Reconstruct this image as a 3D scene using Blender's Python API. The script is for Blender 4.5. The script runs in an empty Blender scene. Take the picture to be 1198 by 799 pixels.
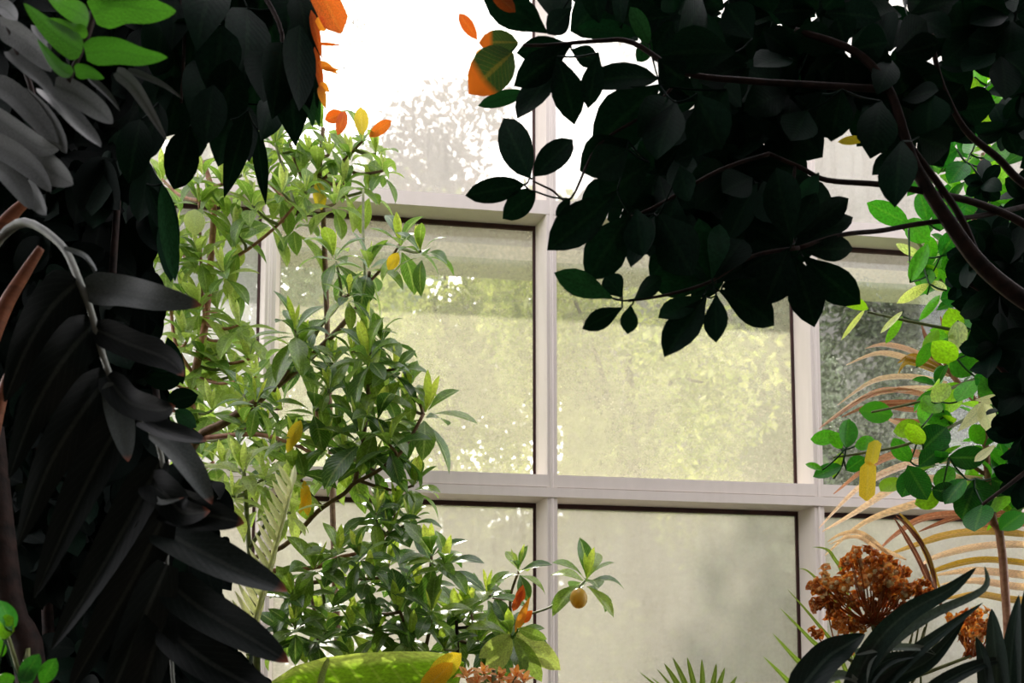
import bpy, math, random
from mathutils import Vector, Matrix
R = random.Random(7)
S = bpy.context.scene
COL = S.collection
EYE = 1.55
YAW, PIT, F, CX, CY = math.radians(6.11), math.radians(4.10), 1000.0, 599.0, 816.0
CAM = Vector((0, 0, EYE))
WALL = 3.352
RY = .5  # front edge of the added unseen roof and the tall shading walls
SKY, SUN, EXPO = .42, 3.6, 1.28

# ---------------------------------------------------------------- measuring
def ray(px, py):
    x, z, y = (px - CX) / F, (CY - py) / F, 1.0
    y, z = math.cos(PIT) * y - math.sin(PIT) * z, math.sin(PIT) * y + math.cos(PIT) * z
    return Vector((math.cos(YAW) * x + math.sin(YAW) * y, -math.sin(YAW) * x + math.cos(YAW) * y, z))
def P(px, py, d):
    """the place measured at a picture position and a distance along the view"""
    return CAM + ray(px, py) * d
def PY(px, py, Y):
    r = ray(px, py)
    return CAM + r * (Y / r.y)

# ---------------------------------------------------------------- mesh building
class MB:
    def __init__(s): s.v, s.f, s.uv, s.r = [], [], [], []
    def quad(s, idx, uv, rnd):
        s.f.append(idx); s.uv.append(uv); s.r.append(rnd)
    def build(s, name, mat, parent=None, smooth=True):
        me = bpy.data.meshes.new(name)
        me.from_pydata([tuple(p) for p in s.v], [], s.f)
        uvl = me.uv_layers.new(name='UVMap')
        flat = [c for q in s.uv for p in q for c in p]
        uvl.data.foreach_set('uv', flat)
        at = me.attributes.new('rnd', 'FLOAT', 'FACE')
        at.data.foreach_set('value', s.r)
        if smooth:
            me.polygons.foreach_set('use_smooth', [True] * len(me.polygons))
        me.materials.append(mat); me.update()
        o = bpy.data.objects.new(name, me); COL.objects.link(o)
        if parent is not None:
            o.parent = parent
            o.matrix_parent_inverse = parent.matrix_basis.inverted()
        return o
    def box(s, a, b, rnd=.5):
        x0, y0, z0 = a; x1, y1, z1 = b
        n = len(s.v)
        s.v += [Vector(p) for p in ((x0,y0,z0),(x1,y0,z0),(x1,y1,z0),(x0,y1,z0),(x0,y0,z1),(x1,y0,z1),(x1,y1,z1),(x0,y1,z1))]
        for q in ((0,3,2,1),(4,5,6,7),(0,1,5,4),(1,2,6,5),(2,3,7,6),(3,0,4,7)):
            s.quad(tuple(n+i for i in q), ((0,0),(1,0),(1,1),(0,1)), rnd)
    def beam(s, a, b, w, h, up=Vector((0,0,1))):
        d = (b-a).normalized(); sx = d.cross(up).normalized(); sz = sx.cross(d)
        n = len(s.v)
        for p in (a, b):
            for i, j in ((-1,-1),(1,-1),(1,1),(-1,1)):
                s.v.append(p + sx*(i*w/2) + sz*(j*h/2))
        for q in ((0,1,2,3),(7,6,5,4),(0,4,5,1),(1,5,6,2),(2,6,7,3),(3,7,4,0)):
            s.quad(tuple(n+i for i in q), ((0,0),(1,0),(1,1),(0,1)), .5)
    def tube(s, pts, r0, r1, seg=7, smooth=5, rnd=.5):
        pts = [Vector(p) for p in pts]
        if smooth > 1 and len(pts) > 2:
            out = []
            for i in range(len(pts)-1):
                p0, p1, p2, p3 = pts[max(i-1,0)], pts[i], pts[i+1], pts[min(i+2,len(pts)-1)]
                for k in range(smooth):
                    t = k/smooth
                    out.append(.5*((2*p1)+(p2-p0)*t+(2*p0-5*p1+4*p2-p3)*t*t+(3*p1-p0-3*p2+p3)*t**3))
            out.append(pts[-1]); pts = out
        n0 = len(s.v); N = len(pts); ref = None
        for i, p in enumerate(pts):
            d = (pts[min(i+1,N-1)] - pts[max(i-1,0)]).normalized()
            if ref is None: ref = d.orthogonal().normalized()
            ref = (ref - d*ref.dot(d)).normalized(); b = d.cross(ref)
            r = r0 + (r1-r0)*i/(N-1)
            for k in range(seg):
                a = 2*math.pi*k/seg
                s.v.append(p + (ref*math.cos(a) + b*math.sin(a))*r)
        for i in range(N-1):
            for k in range(seg):
                k2 = (k+1) % seg
                s.quad((n0+i*seg+k, n0+i*seg+k2, n0+(i+1)*seg+k2, n0+(i+1)*seg+k),
                       ((k/seg,i/N),((k+1)/seg,i/N),((k+1)/seg,(i+1)/N),(k/seg,(i+1)/N)), rnd)
        for i0, flip in ((n0, True), (n0+(N-1)*seg, False)):
            ring = [i0+k for k in range(seg)]
            if flip: ring.reverse()
            s.f.append(tuple(ring)); s.uv.append([(0,0)]*seg); s.r.append(rnd)
    def leaf(s, B, T, w, n, kind='obov', bend=.1, fold=.25, rnd=.5, nl=7, wave=0.0, twist=0.0):
        B, T = Vector(B), Vector(T); ax = T-B; L = ax.length
        if L < 1e-6: return
        ax /= L
        n = (n - ax*n.dot(ax))
        if n.length < 1e-4: n = ax.orthogonal()
        n.normalize(); sd = ax.cross(n)
        n0 = len(s.v); cols = (-1, -.5, 0, .5, 1)
        ph = rnd*40
        for i in range(nl+1):
            t = i/nl
            if kind == 'obov':   ww = math.sin(math.pi*(t**1.25))**.85 if 0 < t < 1 else 0
            elif kind == 'oval': ww = math.sin(math.pi*t)**.62 if 0 < t < 1 else 0
            elif kind == 'lance': ww = math.sin(math.pi*(t**.72))**.9 if 0 < t < 1 else 0
            elif kind == 'blunt': ww = min(1, t*5+.25)*(1-max(0,(t-.82)/.18)**2*.85)
            else: ww = min(1, t*6+.3)*(1-t**2.2)          # strap
            if i == 0: ww = max(ww, .06)
            c = B + ax*(L*t) + n*(bend*L*4*t*(1-t))
            a = twist*t
            sdt = sd*math.cos(a) + n*math.sin(a); nt = n*math.cos(a) - sd*math.sin(a)
            for u in cols:
                off = w*.5*ww
                wob = wave*w*math.sin(t*9+ph+u*2)*abs(u)
                s.v.append(c + sdt*(u*off) + nt*(abs(u)*off*fold + wob))
        for i in range(nl):
            for k in range(4):
                a = n0+i*5+k
                u0, u1 = (cols[k]+1)/2, (cols[k+1]+1)/2; v0, v1 = i/nl, (i+1)/nl
                s.quad((a, a+1, a+6, a+5), ((u0,v0),(u1,v0),(u1,v1),(u0,v1)), rnd)
    def ball(s, c, r, rnd=.5, sq=1.0, m=5, n=7):
        n0 = len(s.v)
        for i in range(m+1):
            th = math.pi*i/m
            for k in range(n):
                a = 2*math.pi*k/n
                s.v.append(Vector(c)+Vector((math.sin(th)*math.cos(a)*r, math.sin(th)*math.sin(a)*r, math.cos(th)*r*sq)))
        for i in range(m):
            for k in range(n):
                k2 = (k+1) % n
                s.quad((n0+i*n+k, n0+(i+1)*n+k, n0+(i+1)*n+k2, n0+i*n+k2), ((k/n,i/m),(k/n,(i+1)/m),((k+1)/n,(i+1)/m),((k+1)/n,i/m)), rnd)

def thing(name, label, cat, loc, group=None):
    o = bpy.data.objects.new(name, None); o.empty_display_size = .1
    COL.objects.link(o); o.location = loc
    o['label'] = label; o['category'] = cat
    if group: o['group'] = group
    return o
def struct(o, label=None):
    o['kind'] = 'structure'
    return o
def rv(a=1.0): return Vector((R.uniform(-a,a), R.uniform(-a,a), R.uniform(-a,a)))
def facing(p, tilt=.5):
    """a leaf normal looking out towards the open aisle, upward tilted, never two alike"""
    return ((CAM-Vector(p)).normalized() + Vector((0,0,.25)) + rv(tilt)).normalized()

# ---------------------------------------------------------------- materials
def new_mat(name):
    m = bpy.data.materials.new(name); m.use_nodes = True
    nt = m.node_tree; nt.nodes.clear()
    out = nt.nodes.new('ShaderNodeOutputMaterial')
    return m, nt, out
def N(nt, t, **kw):
    n = nt.nodes.new(t)
    for k, v in kw.items():
        if k in ('inp',):
            for kk, vv in v.items(): n.inputs[kk].default_value = vv
        else: setattr(n, k, v)
    return n
def rgba(c): return (c[0], c[1], c[2], 1)
def ramp(nt, stops, interp='LINEAR'):
    n = nt.nodes.new('ShaderNodeValToRGB'); cr = n.color_ramp; cr.interpolation = interp
    while len(cr.elements) < len(stops): cr.elements.new(.5)
    for e, (p, c) in zip(cr.elements, stops): e.position = p; e.color = rgba(c)
    return n
def mixc(nt, blend='MIX', fac=.5):
    n = nt.nodes.new('ShaderNodeMix'); n.data_type = 'RGBA'; n.blend_type = blend; n.inputs[0].default_value = fac
    return n  # inputs 6,7 out 2
def leaf_mat(name, stops, trans, tcol, rough=.38, spec=.5, rib=(.5,.6,.3), ribf=.35, tip=None, tip_from=.8, bump=.12):
    """stops: colour ramp over the per-leaf random value; tcol multiplies it for light passing through"""
    m, nt, out = new_mat(name); L = nt.links.new
    at = N(nt, 'ShaderNodeAttribute', attribute_name='rnd')
    rp = ramp(nt, stops); L(at.outputs['Fac'], rp.inputs[0])
    uv = N(nt, 'ShaderNodeUVMap', uv_map='UVMap')
    sp = N(nt, 'ShaderNodeSeparateXYZ'); L(uv.outputs[0], sp.inputs[0])
    d = N(nt, 'ShaderNodeMath', operation='SUBTRACT', inp={1: .5}); L(sp.outputs[0], d.inputs[0])
    ab = N(nt, 'ShaderNodeMath', operation='ABSOLUTE'); L(d.outputs[0], ab.inputs[0])
    lt = N(nt, 'ShaderNodeMapRange', inp={1: .03, 2: .07, 3: ribf, 4: 0}); L(ab.outputs[0], lt.inputs[0])
    mx = mixc(nt); L(lt.outputs[0], mx.inputs[0]); L(rp.outputs[0], mx.inputs[6]); mx.inputs[7].default_value = rgba(rib)
    # side veins
    vv = N(nt, 'ShaderNodeMath', operation='MULTIPLY_ADD', inp={1: -.55}); L(ab.outputs[0], vv.inputs[0]); L(sp.outputs[1], vv.inputs[2])
    sn = N(nt, 'ShaderNodeMath', operation='MULTIPLY', inp={1: 75.0}); L(vv.outputs[0], sn.inputs[0])
    si = N(nt, 'ShaderNodeMath', operation='SINE'); L(sn.outputs[0], si.inputs[0])
    vr = N(nt, 'ShaderNodeMapRange', inp={1: .75, 2: 1, 3: 0, 4: min(.22*ribf/.35, bump*1.8)}); L(si.outputs[0], vr.inputs[0])
    mv = mixc(nt); L(vr.outputs[0], mv.inputs[0]); L(mx.outputs[2], mv.inputs[6]); mv.inputs[7].default_value = rgba(rib)
    nz = N(nt, 'ShaderNodeTexNoise', inp={'Scale': 35, 'Detail': 3})
    nr = N(nt, 'ShaderNodeMapRange', inp={1: .3, 2: .7, 3: .72, 4: 1.25}); L(nz.outputs[0], nr.inputs[0])
    mn = mixc(nt, 'MULTIPLY', 1); L(mv.outputs[2], mn.inputs[6]); L(nr.outputs[0], mn.inputs[7])
    c = mn.outputs[2]
    if tip:
        tr = N(nt, 'ShaderNodeMapRange', inp={1: tip_from, 2: min(1, tip_from+.12), 3: 0, 4: 1}); L(sp.outputs[1], tr.inputs[0])
        mt = mixc(nt); L(tr.outputs[0], mt.inputs[0]); L(c, mt.inputs[6]); mt.inputs[7].default_value = rgba(tip); c = mt.outputs[2]
    pb = N(nt, 'ShaderNodeBsdfPrincipled', inp={'Roughness': rough, 'Specular IOR Level': spec}); L(c, pb.inputs['Base Color'])
    bp = N(nt, 'ShaderNodeBump', inp={'Strength': bump, 'Distance': .002}); L(si.outputs[0], bp.inputs['Height']); L(bp.outputs[0], pb.inputs['Normal'])
    tc = mixc(nt, 'MULTIPLY', 1); L(c, tc.inputs[6]); tc.inputs[7].default_value = rgba(tcol)
    tl = N(nt, 'ShaderNodeBsdfTranslucent'); L(tc.outputs[2], tl.inputs[0])
    ms = N(nt, 'ShaderNodeMixShader', inp={0: trans}); L(pb.outputs[0], ms.inputs[1]); L(tl.outputs[0], ms.inputs[2])
    L(ms.outputs[0], out.inputs[0])
    return m
def plain_mat(name, c1, c2, scale=8, rough=.6, spec=.3, detail=4, bump=0.0, stretch=(1,1,1), trans=0):
    m, nt, out = new_mat(name); L = nt.links.new
    tc = N(nt, 'ShaderNodeTexCoord'); mp = N(nt, 'ShaderNodeMapping'); mp.inputs['Scale'].default_value = stretch
    L(tc.outputs['Object'], mp.inputs[0])
    nz = N(nt, 'ShaderNodeTexNoise', inp={'Scale': scale, 'Detail': detail}); L(mp.outputs[0], nz.inputs['Vector'])
    rp = ramp(nt, [(.32, c1), (.68, c2)]); L(nz.outputs[0], rp.inputs[0])
    pb = N(nt, 'ShaderNodeBsdfPrincipled', inp={'Roughness': rough, 'Specular IOR Level': spec}); L(rp.outputs[0], pb.inputs['Base Color'])
    if bump:
        b = N(nt, 'ShaderNodeBump', inp={'Strength': bump, 'Distance': .01}); L(nz.outputs[0], b.inputs['Height']); L(b.outputs[0], pb.inputs['Normal'])
    if trans:
        tl = N(nt, 'ShaderNodeBsdfTranslucent'); L(rp.outputs[0], tl.inputs[0])
        ms = N(nt, 'ShaderNodeMixShader', inp={0: trans}); L(pb.outputs[0], ms.inputs[1]); L(tl.outputs[0], ms.inputs[2]); L(ms.outputs[0], out.inputs[0])
    else: L(pb.outputs[0], out.inputs[0])
    return m
def glass_mat(name, lo, hi, tint, speck=.5, streak=0.0, seed=0.0):
    """glazing under a film of dried dirt: part clear, part a pale film that scatters daylight"""
    m, nt, out = new_mat(name); L = nt.links.new
    tc = N(nt, 'ShaderNodeTexCoord'); mp = N(nt, 'ShaderNodeMapping'); mp.inputs['Location'].default_value = (seed, seed*.7, 0)
    L(tc.outputs['Object'], mp.inputs[0])
    n1 = N(nt, 'ShaderNodeTexNoise', inp={'Scale': 2.2, 'Detail': 5, 'Roughness': .65}); L(mp.outputs[0], n1.inputs['Vector'])
    r1 = N(nt, 'ShaderNodeMapRange', inp={1: .3, 2: .7, 3: lo, 4: hi}); L(n1.outputs[0], r1.inputs[0])
    n2 = N(nt, 'ShaderNodeTexNoise', inp={'Scale': 60, 'Detail': 3, 'Roughness': .7}); L(mp.outputs[0], n2.inputs['Vector'])
    r2 = N(nt, 'ShaderNodeMapRange', inp={1: .35, 2: .75, 3: -.09, 4: .13}); L(n2.outputs[0], r2.inputs[0])
    a1 = N(nt, 'ShaderNodeMath', operation='ADD'); L(r1.outputs[0], a1.inputs[0]); L(r2.outputs[0], a1.inputs[1])
    v = N(nt, 'ShaderNodeTexVoronoi', inp={'Scale': 70, 'Randomness': 1}); L(mp.outputs[0], v.inputs['Vector'])
    n3 = N(nt, 'ShaderNodeTexNoise', inp={'Scale': 4.5, 'Detail': 3}); L(mp.outputs[0], n3.inputs['Vector'])
    th = N(nt, 'ShaderNodeMapRange', inp={1: .52, 2: .72, 3: 0, 4: .34}); L(n3.outputs[0], th.inputs[0])
    ls = N(nt, 'ShaderNodeMath', operation='LESS_THAN'); L(v.outputs['Distance'], ls.inputs[0]); L(th.outputs[0], ls.inputs[1])
    ms_ = N(nt, 'ShaderNodeMath', operation='MULTIPLY_ADD', inp={1: speck}); L(ls.outputs[0], ms_.inputs[0]); L(a1.outputs[0], ms_.inputs[2])
    last = ms_
    if streak:
        m2 = N(nt, 'ShaderNodeMapping'); m2.inputs['Scale'].default_value = (45, 1, 2.2); L(tc.outputs['Object'], m2.inputs[0])
        n4 = N(nt, 'ShaderNodeTexNoise', inp={'Scale': 1, 'Detail': 3}); L(m2.outputs[0], n4.inputs['Vector'])
        r4 = N(nt, 'ShaderNodeMapRange', inp={1: .4, 2: .7, 3: -streak*.5, 4: streak}); L(n4.outputs[0], r4.inputs[0])
        a4 = N(nt, 'ShaderNodeMath', operation='ADD'); L(last.outputs[0], a4.inputs[0]); L(r4.outputs[0], a4.inputs[1]); last = a4
    cl = N(nt, 'ShaderNodeClamp', inp={1: .03, 2: .97}); L(last.outputs[0], cl.inputs[0])
    df = N(nt, 'ShaderNodeBsdfDiffuse', inp={0: rgba(tint)}); tl = N(nt, 'ShaderNodeBsdfTranslucent', inp={0: rgba(tint)})
    film = N(nt, 'ShaderNodeMixShader', inp={0: .62}); L(df.outputs[0], film.inputs[1]); L(tl.outputs[0], film.inputs[2])
    tr = N(nt, 'ShaderNodeBsdfTransparent', inp={0: (.94,.96,.94,1)})
    gl = N(nt, 'ShaderNodeBsdfGlossy', inp={0: (1,1,1,1), 'Roughness': .05})
    cg = N(nt, 'ShaderNodeMixShader', inp={0: .035}); L(tr.outputs[0], cg.inputs[1]); L(gl.outputs[0], cg.inputs[2])
    mx = N(nt, 'ShaderNodeMixShader'); L(cl.outputs[0], mx.inputs[0]); L(cg.outputs[0], mx.inputs[1]); L(film.outputs[0], mx.inputs[2])
    L(mx.outputs[0], out.inputs[0])
    return m

# leaves: species colours, plus sun-flare orange painted into a few; light does the rest
M_SHRUB  = leaf_mat('rhododendron_leaf', [(0,(.032,.095,.028)),(.35,(.092,.19,.042)),(.7,(.20,.31,.06)),(.9,(.38,.48,.09)),(1,(.58,.62,.18))], .42, (1.6,1.7,.7), .27, .8)
M_LIGHT  = leaf_mat('pale_shrub_leaf', [(0,(.09,.19,.035)),(.5,(.22,.33,.075)),(1,(.48,.54,.22))], .5, (1.5,1.6,.75), .35, .5)
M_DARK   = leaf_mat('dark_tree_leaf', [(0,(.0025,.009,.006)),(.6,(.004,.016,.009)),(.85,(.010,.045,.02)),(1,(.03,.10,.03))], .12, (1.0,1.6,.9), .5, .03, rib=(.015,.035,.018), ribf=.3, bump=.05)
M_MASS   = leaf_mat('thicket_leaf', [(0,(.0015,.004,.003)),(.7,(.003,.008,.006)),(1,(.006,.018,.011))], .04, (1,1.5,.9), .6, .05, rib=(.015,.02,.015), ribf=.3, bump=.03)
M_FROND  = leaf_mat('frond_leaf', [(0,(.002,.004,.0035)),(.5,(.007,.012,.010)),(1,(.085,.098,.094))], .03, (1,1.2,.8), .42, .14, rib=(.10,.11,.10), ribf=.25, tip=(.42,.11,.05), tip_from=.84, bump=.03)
M_FRONDB = leaf_mat('frond_leaf_plain', [(0,(.002,.004,.0035)),(.5,(.007,.012,.010)),(1,(.085,.098,.094))], .03, (1,1.2,.8), .42, .14, rib=(.10,.11,.10), ribf=.25, bump=.03)
M_GREY   = leaf_mat('grey_leaf', [(0,(.030,.036,.034)),(1,(.125,.135,.13))], .06, (1,1,.9), .5, .2, rib=(.05,.06,.05), ribf=.5, tip=(.20,.11,.07), tip_from=.93, bump=.03)
M_FERN   = leaf_mat('fern_leaf', [(0,(.035,.13,.02)),(1,(.075,.21,.03))], .45, (1.3,1.6,.6), .45, .4, rib=(.03,.09,.02))
M_ROUND  = leaf_mat('round_leaf', [(0,(.006,.045,.014)),(.35,(.020,.16,.03)),(.7,(.10,.36,.03)),(.9,(.34,.54,.03)),(1,(.70,.68,.50))], .45, (1.4,1.7,.4), .3, .5, rib=(.2,.4,.1), ribf=.2)
M_ORANGE = leaf_mat('orange_leaf', [(0,(.42,.08,.02)),(.5,(.62,.13,.02)),(1,(.70,.33,.04))], .5, (1.6,1.3,.7), .4, .4, rib=(.7,.35,.1), ribf=.2)  # orange leaves, and the sun-flare orange painted into leaves near the sun
M_FLARETIP  = leaf_mat('flare_tipped_leaf', [(0,(.014,.05,.02)),(1,(.05,.10,.03))], .3, (1.5,1.5,.7), .4, .4, rib=(.3,.2,.05), tip=(.62,.14,.02), tip_from=.62)  # orange tip is sun flare painted into the leaf colour
M_YELLOW = leaf_mat('yellow_leaf', [(0,(.72,.60,.06)),(1,(.80,.42,.03))], .55, (1.5,1.4,.7), .4, .4, rib=(.7,.6,.3), ribf=.2)
M_CREAM  = leaf_mat('cream_leaf', [(0,(.55,.62,.28)),(1,(.88,.86,.62))], .4, (1.3,1.3,.9), .45, .4, bump=.03)
M_DRY    = leaf_mat('dry_leaflet', [(0,(.12,.035,.02)),(.45,(.48,.22,.14)),(.72,(.95,.82,.74)),(.9,(.50,.36,.04)),(1,(.30,.26,.04))], .3, (1.4,1.1,.8), .4, .5, rib=(.75,.55,.42), ribf=.5)
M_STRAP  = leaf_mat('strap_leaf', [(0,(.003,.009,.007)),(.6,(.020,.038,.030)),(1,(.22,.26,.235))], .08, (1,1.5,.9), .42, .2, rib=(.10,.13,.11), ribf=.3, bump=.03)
M_GRASS  = leaf_mat('grass_blade', [(0,(.10,.14,.025)),(1,(.17,.27,.05))], .4, (1.4,1.5,.6), .4, .4)
M_BIG    = leaf_mat('large_leaf', [(0,(.08,.24,.02)),(1,(.30,.46,.05))], .5, (1.5,1.6,.55), .35, .5, rib=(.55,.6,.3), ribf=.8)
M_PETAL  = leaf_mat('orange_petal', [(0,(.55,.16,.03)),(.5,(.70,.30,.07)),(1,(.78,.52,.32))], .4, (1.3,1.2,.8), .5, .3)
M_FLORET = leaf_mat('dried_floret', [(0,(.16,.035,.010)),(.4,(.42,.11,.015)),(.75,(.70,.28,.035)),(1,(.72,.64,.38))], .45, (1.3,1.1,.7), .6, .2)
M_HEDGE  = leaf_mat('garden_leaf', [(0,(.15,.18,.07)),(.5,(.42,.46,.18)),(1,(.74,.70,.42))], .55, (1.3,1.35,.7), .6, .2)
M_EVERG  = leaf_mat('evergreen_leaf', [(0,(.008,.012,.008)),(.6,(.022,.032,.018)),(1,(.06,.08,.04))], .15, (1.2,1.4,.7), .6, .2)
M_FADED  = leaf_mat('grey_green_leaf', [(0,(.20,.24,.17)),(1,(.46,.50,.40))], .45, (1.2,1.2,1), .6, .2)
M_PINK   = leaf_mat('blossom_twig', [(0,(.16,.11,.10)),(1,(.34,.26,.24))], .4, (1.2,1,1), .6, .2)
M_BARK   = plain_mat('dark_bark', (.010,.007,.006), (.035,.018,.014), 40, .75, .2, bump=.4)
M_STEM   = plain_mat('brown_stem', (.09,.05,.025), (.22,.13,.06), 60, .55, .3, bump=.3)
M_REDST  = plain_mat('red_brown_stem', (.22,.085,.045), (.40,.20,.11), 60, .5, .3, bump=.2)
M_GRST   = plain_mat('green_stem', (.10,.13,.04), (.22,.24,.09), 60, .5, .3)
M_BROWN  = plain_mat('brown_petiole', (.14,.045,.020), (.26,.085,.038), 20, .55, .3, stretch=(1,1,6))
M_RACHIS = plain_mat('pale_rachis', (.12,.13,.115), (.24,.25,.22), 30, .5, .3)
M_FRUIT  = plain_mat('yellow_fruit', (.80,.50,.05), (.90,.74,.32), 14, .3, .5, trans=.4)
M_PAINT  = plain_mat('off_white_paint', (.73,.655,.60), (.78,.70,.645), 5, .5, .35, stretch=(6,6,1))
M_GASKET = plain_mat('dark_gasket', (.035,.012,.012), (.06,.022,.02), 30, .6, .3)
M_GUTTER = plain_mat('weathered_gutter', (.34,.31,.28), (.45,.41,.36), 4, .7, .2)
M_LIP    = plain_mat('cream_lip', (.62,.57,.42), (.70,.65,.50), 4, .6, .2)
M_ROOFB  = plain_mat('roof_batten', (.10,.08,.075), (.16,.13,.12), 6, .7, .2)
M_ROOFP  = plain_mat('roof_sheet', (.13,.12,.115), (.21,.19,.185), 3, .6, .2, stretch=(1,8,1))
M_SOIL   = plain_mat('dark_soil', (.012,.009,.007), (.04,.03,.02), 14, .95, .1, bump=.6)
M_LAWN   = plain_mat('lawn', (.12,.19,.05), (.24,.32,.10), 9, .9, .1, bump=.3)
M_BLOCK  = plain_mat('house_wall', (.07,.065,.06), (.11,.10,.09), 6, .9, .1, bump=.2)
M_SHADE_ROOF   = plain_mat('dark_shade_roof', (.06,.05,.045), (.10,.085,.075), 5, .9, .1)  # dark boards of the roof added to shade the foreground
G_UP   = glass_mat('glass_upper', .48, .74, (.385,.37,.36), .5, .12, 1.3)
G_LEFT = glass_mat('glass_left', .42, .70, (.47,.455,.47), .55, .05, 4.1)
G_MID  = glass_mat('glass_middle', .26, .52, (.49,.46,.37), .40, 0, 7.7)
G_RIGHT= glass_mat('glass_right', -.02, .13, (.47,.49,.44), .65, 0, 2.2)
G_LOW  = glass_mat('glass_lower', .58, .80, (.45,.425,.385), .18, .06, 9.4)

# ================================================================ the setting
X = [.4559 + 1.1*k for k in range(-3, 4)]
ZT, ZL = EYE+2.1912, EYE+1.0218
YF = WALL-.085
def zf(px, py): return PY(px, py, YF).z
mid_top, mid_bot, seam = zf(660, 556), zf(660, 582.5), zf(660, 571)
top_bot, top_top = zf(600, 248), zf(560, 229)
LOW, LOWB, HI = 1.42, 1.30, 5.05
def mb_obj(name, mat, fn, kind='structure', parent=None):
    m = MB(); fn(m); o = m.build(name, mat, parent, smooth=False)
    if kind: o['kind'] = kind
    return o
def mullion(m, x):
    cs = [(x, WALL+.03), (x, WALL-.004), (x+.026, WALL-.07), (x+.034, WALL-.085), (x+.045, WALL-.085), (x+.049, WALL-.089), (x+.056, WALL-.089), (x+.06, WALL-.085), (x+.074, WALL-.085), (x+.074, WALL+.03)]
    n = len(m.v); k = len(cs)
    for z in (1.3, HI+.12):
        for p in cs: m.v.append(Vector((p[0], p[1], z)))
    for i in range(k):
        j = (i+1) % k
        m.quad((n+i, n+j, n+k+j, n+k+i), ((0,0),(1,0),(1,1),(0,1)), .5)
    for ring in (list(range(n, n+k))[::-1], list(range(n+k, n+2*k))):
        m.f.append(tuple(ring)); m.uv.append([(0,0)]*k); m.r.append(.5)
ti = 0
for x in X[1:-1]:
    ti += 1; mb_obj(f'trim_{ti}', M_PAINT, lambda m: mullion(m, x))
XA, XB = X[0], X[-1]
def transom(m, z0, z1, gap=None):
    cuts = [(z0, z1)] if gap is None else [(z0, gap-.0022), (gap+.0022, z1)]
    for i, (a, b) in enumerate(cuts):
        yy = YF-.0015-(.006 if i == 0 and gap else 0)
        m.box((XA, yy, a), (XB, WALL+.032, b))
ti += 1; mb_obj(f'trim_{ti}', M_PAINT, lambda m: transom(m, mid_bot, mid_top, seam))
ti += 1; mb_obj(f'trim_{ti}', M_PAINT, lambda m: transom(m, top_bot, top_top))
ti += 1; mb_obj(f'trim_{ti}', M_PAINT, lambda m: transom(m, HI, HI+.12))
ti += 1; mb_obj(f'trim_{ti}', M_PAINT, lambda m: transom(m, LOWB, LOW))
# glazing, one pane per opening, each with its dark gasket along the right edge and the top
rows = [(LOW, mid_bot, ZL, 'l'), (mid_top, top_bot, ZT, 'm'), (top_top, HI, HI, 'u')]
wi = 0
for r, (z0, z1, zg, key) in enumerate(rows):
    for c in range(len(X)-1):
        x0, x1 = X[c]+(.074 if c else 0), X[c+1]
        mat = {'l': G_LOW, 'u': G_UP, 'm': (G_LEFT if c < 2 else G_MID if c in (3,) else G_RIGHT if c > 3 else G_MID)}[key]
        wi += 1
        m = MB(); m.box((x0, WALL+.006, z0), (x1, WALL+.010, z1))
        o = m.build(f'window_{wi}', mat, None, smooth=False); o['kind'] = 'structure'
        g = MB(); g.box((x1-.012, WALL-.004, z0), (x1, WALL+.0055, z1))
        if key != 'u': g.box((x0, WALL-.004, z1-.018), (x1-.012, WALL+.0055, z1))
        g.build('gasket', M_GASKET, o, smooth=False)
mb_obj('wall_back', M_BLOCK, lambda m: m.box((XA-.2, WALL-.05, 0), (XB+.2, WALL+.1, LOWB)))
def side(m, xa, xb):
    m.box((xa, -2.6, 0), (xb, RY, 5.2)); m.box((xa, RY, 0), (xb, WALL-.05, LOWB))  # tall rear length added to shade the foreground; low length is the base wall
mb_obj('wall_left', M_BLOCK, lambda m: side(m, XA-.2, XA))
mb_obj('wall_right', M_BLOCK, lambda m: side(m, XB, XB+.2))
mb_obj('shade_roof', M_SHADE_ROOF, lambda m: m.box((XA-.2, -2.8, 5.2), (XB+.2, RY, 5.3)))  # opaque roof added out of view to darken the foreground plants
mb_obj('shade_wall_front', M_BLOCK, lambda m: m.box((XA-.2, -2.8, 0), (XB+.2, -2.6, 5.2)))  # unseen tall dark wall added behind the camera to keep the foreground dark
mb_obj('floor', M_SOIL, lambda m: m.box((XA-.2, -2.8, -.1), (XB+.2, WALL+.1, 0)))
# gutter outside, just under the head of the middle row
def gutter(m):
    z1 = PY(600, 258, WALL+.30).z; z0 = PY(600, 291, WALL+.30).z
    m.box((XA-1, WALL+.30, z0), (XB+2, WALL+.42, z1+.05))
go = mb_obj('trim_11', M_GUTTER, gutter)
def lip(m):
    z1 = PY(600, 291, WALL+.30).z; z0 = PY(600, 304, WALL+.28).z
    m.box((XA-1, WALL+.28, z0), (XB+2, WALL+.44, z1))
mb_obj('gutter_lip', M_LIP, lip, None, go)
lawn = mb_obj('ground', M_LAWN, lambda m: m.box((-40, WALL+.1, -.12), (40, 70, -.02)))

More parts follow.
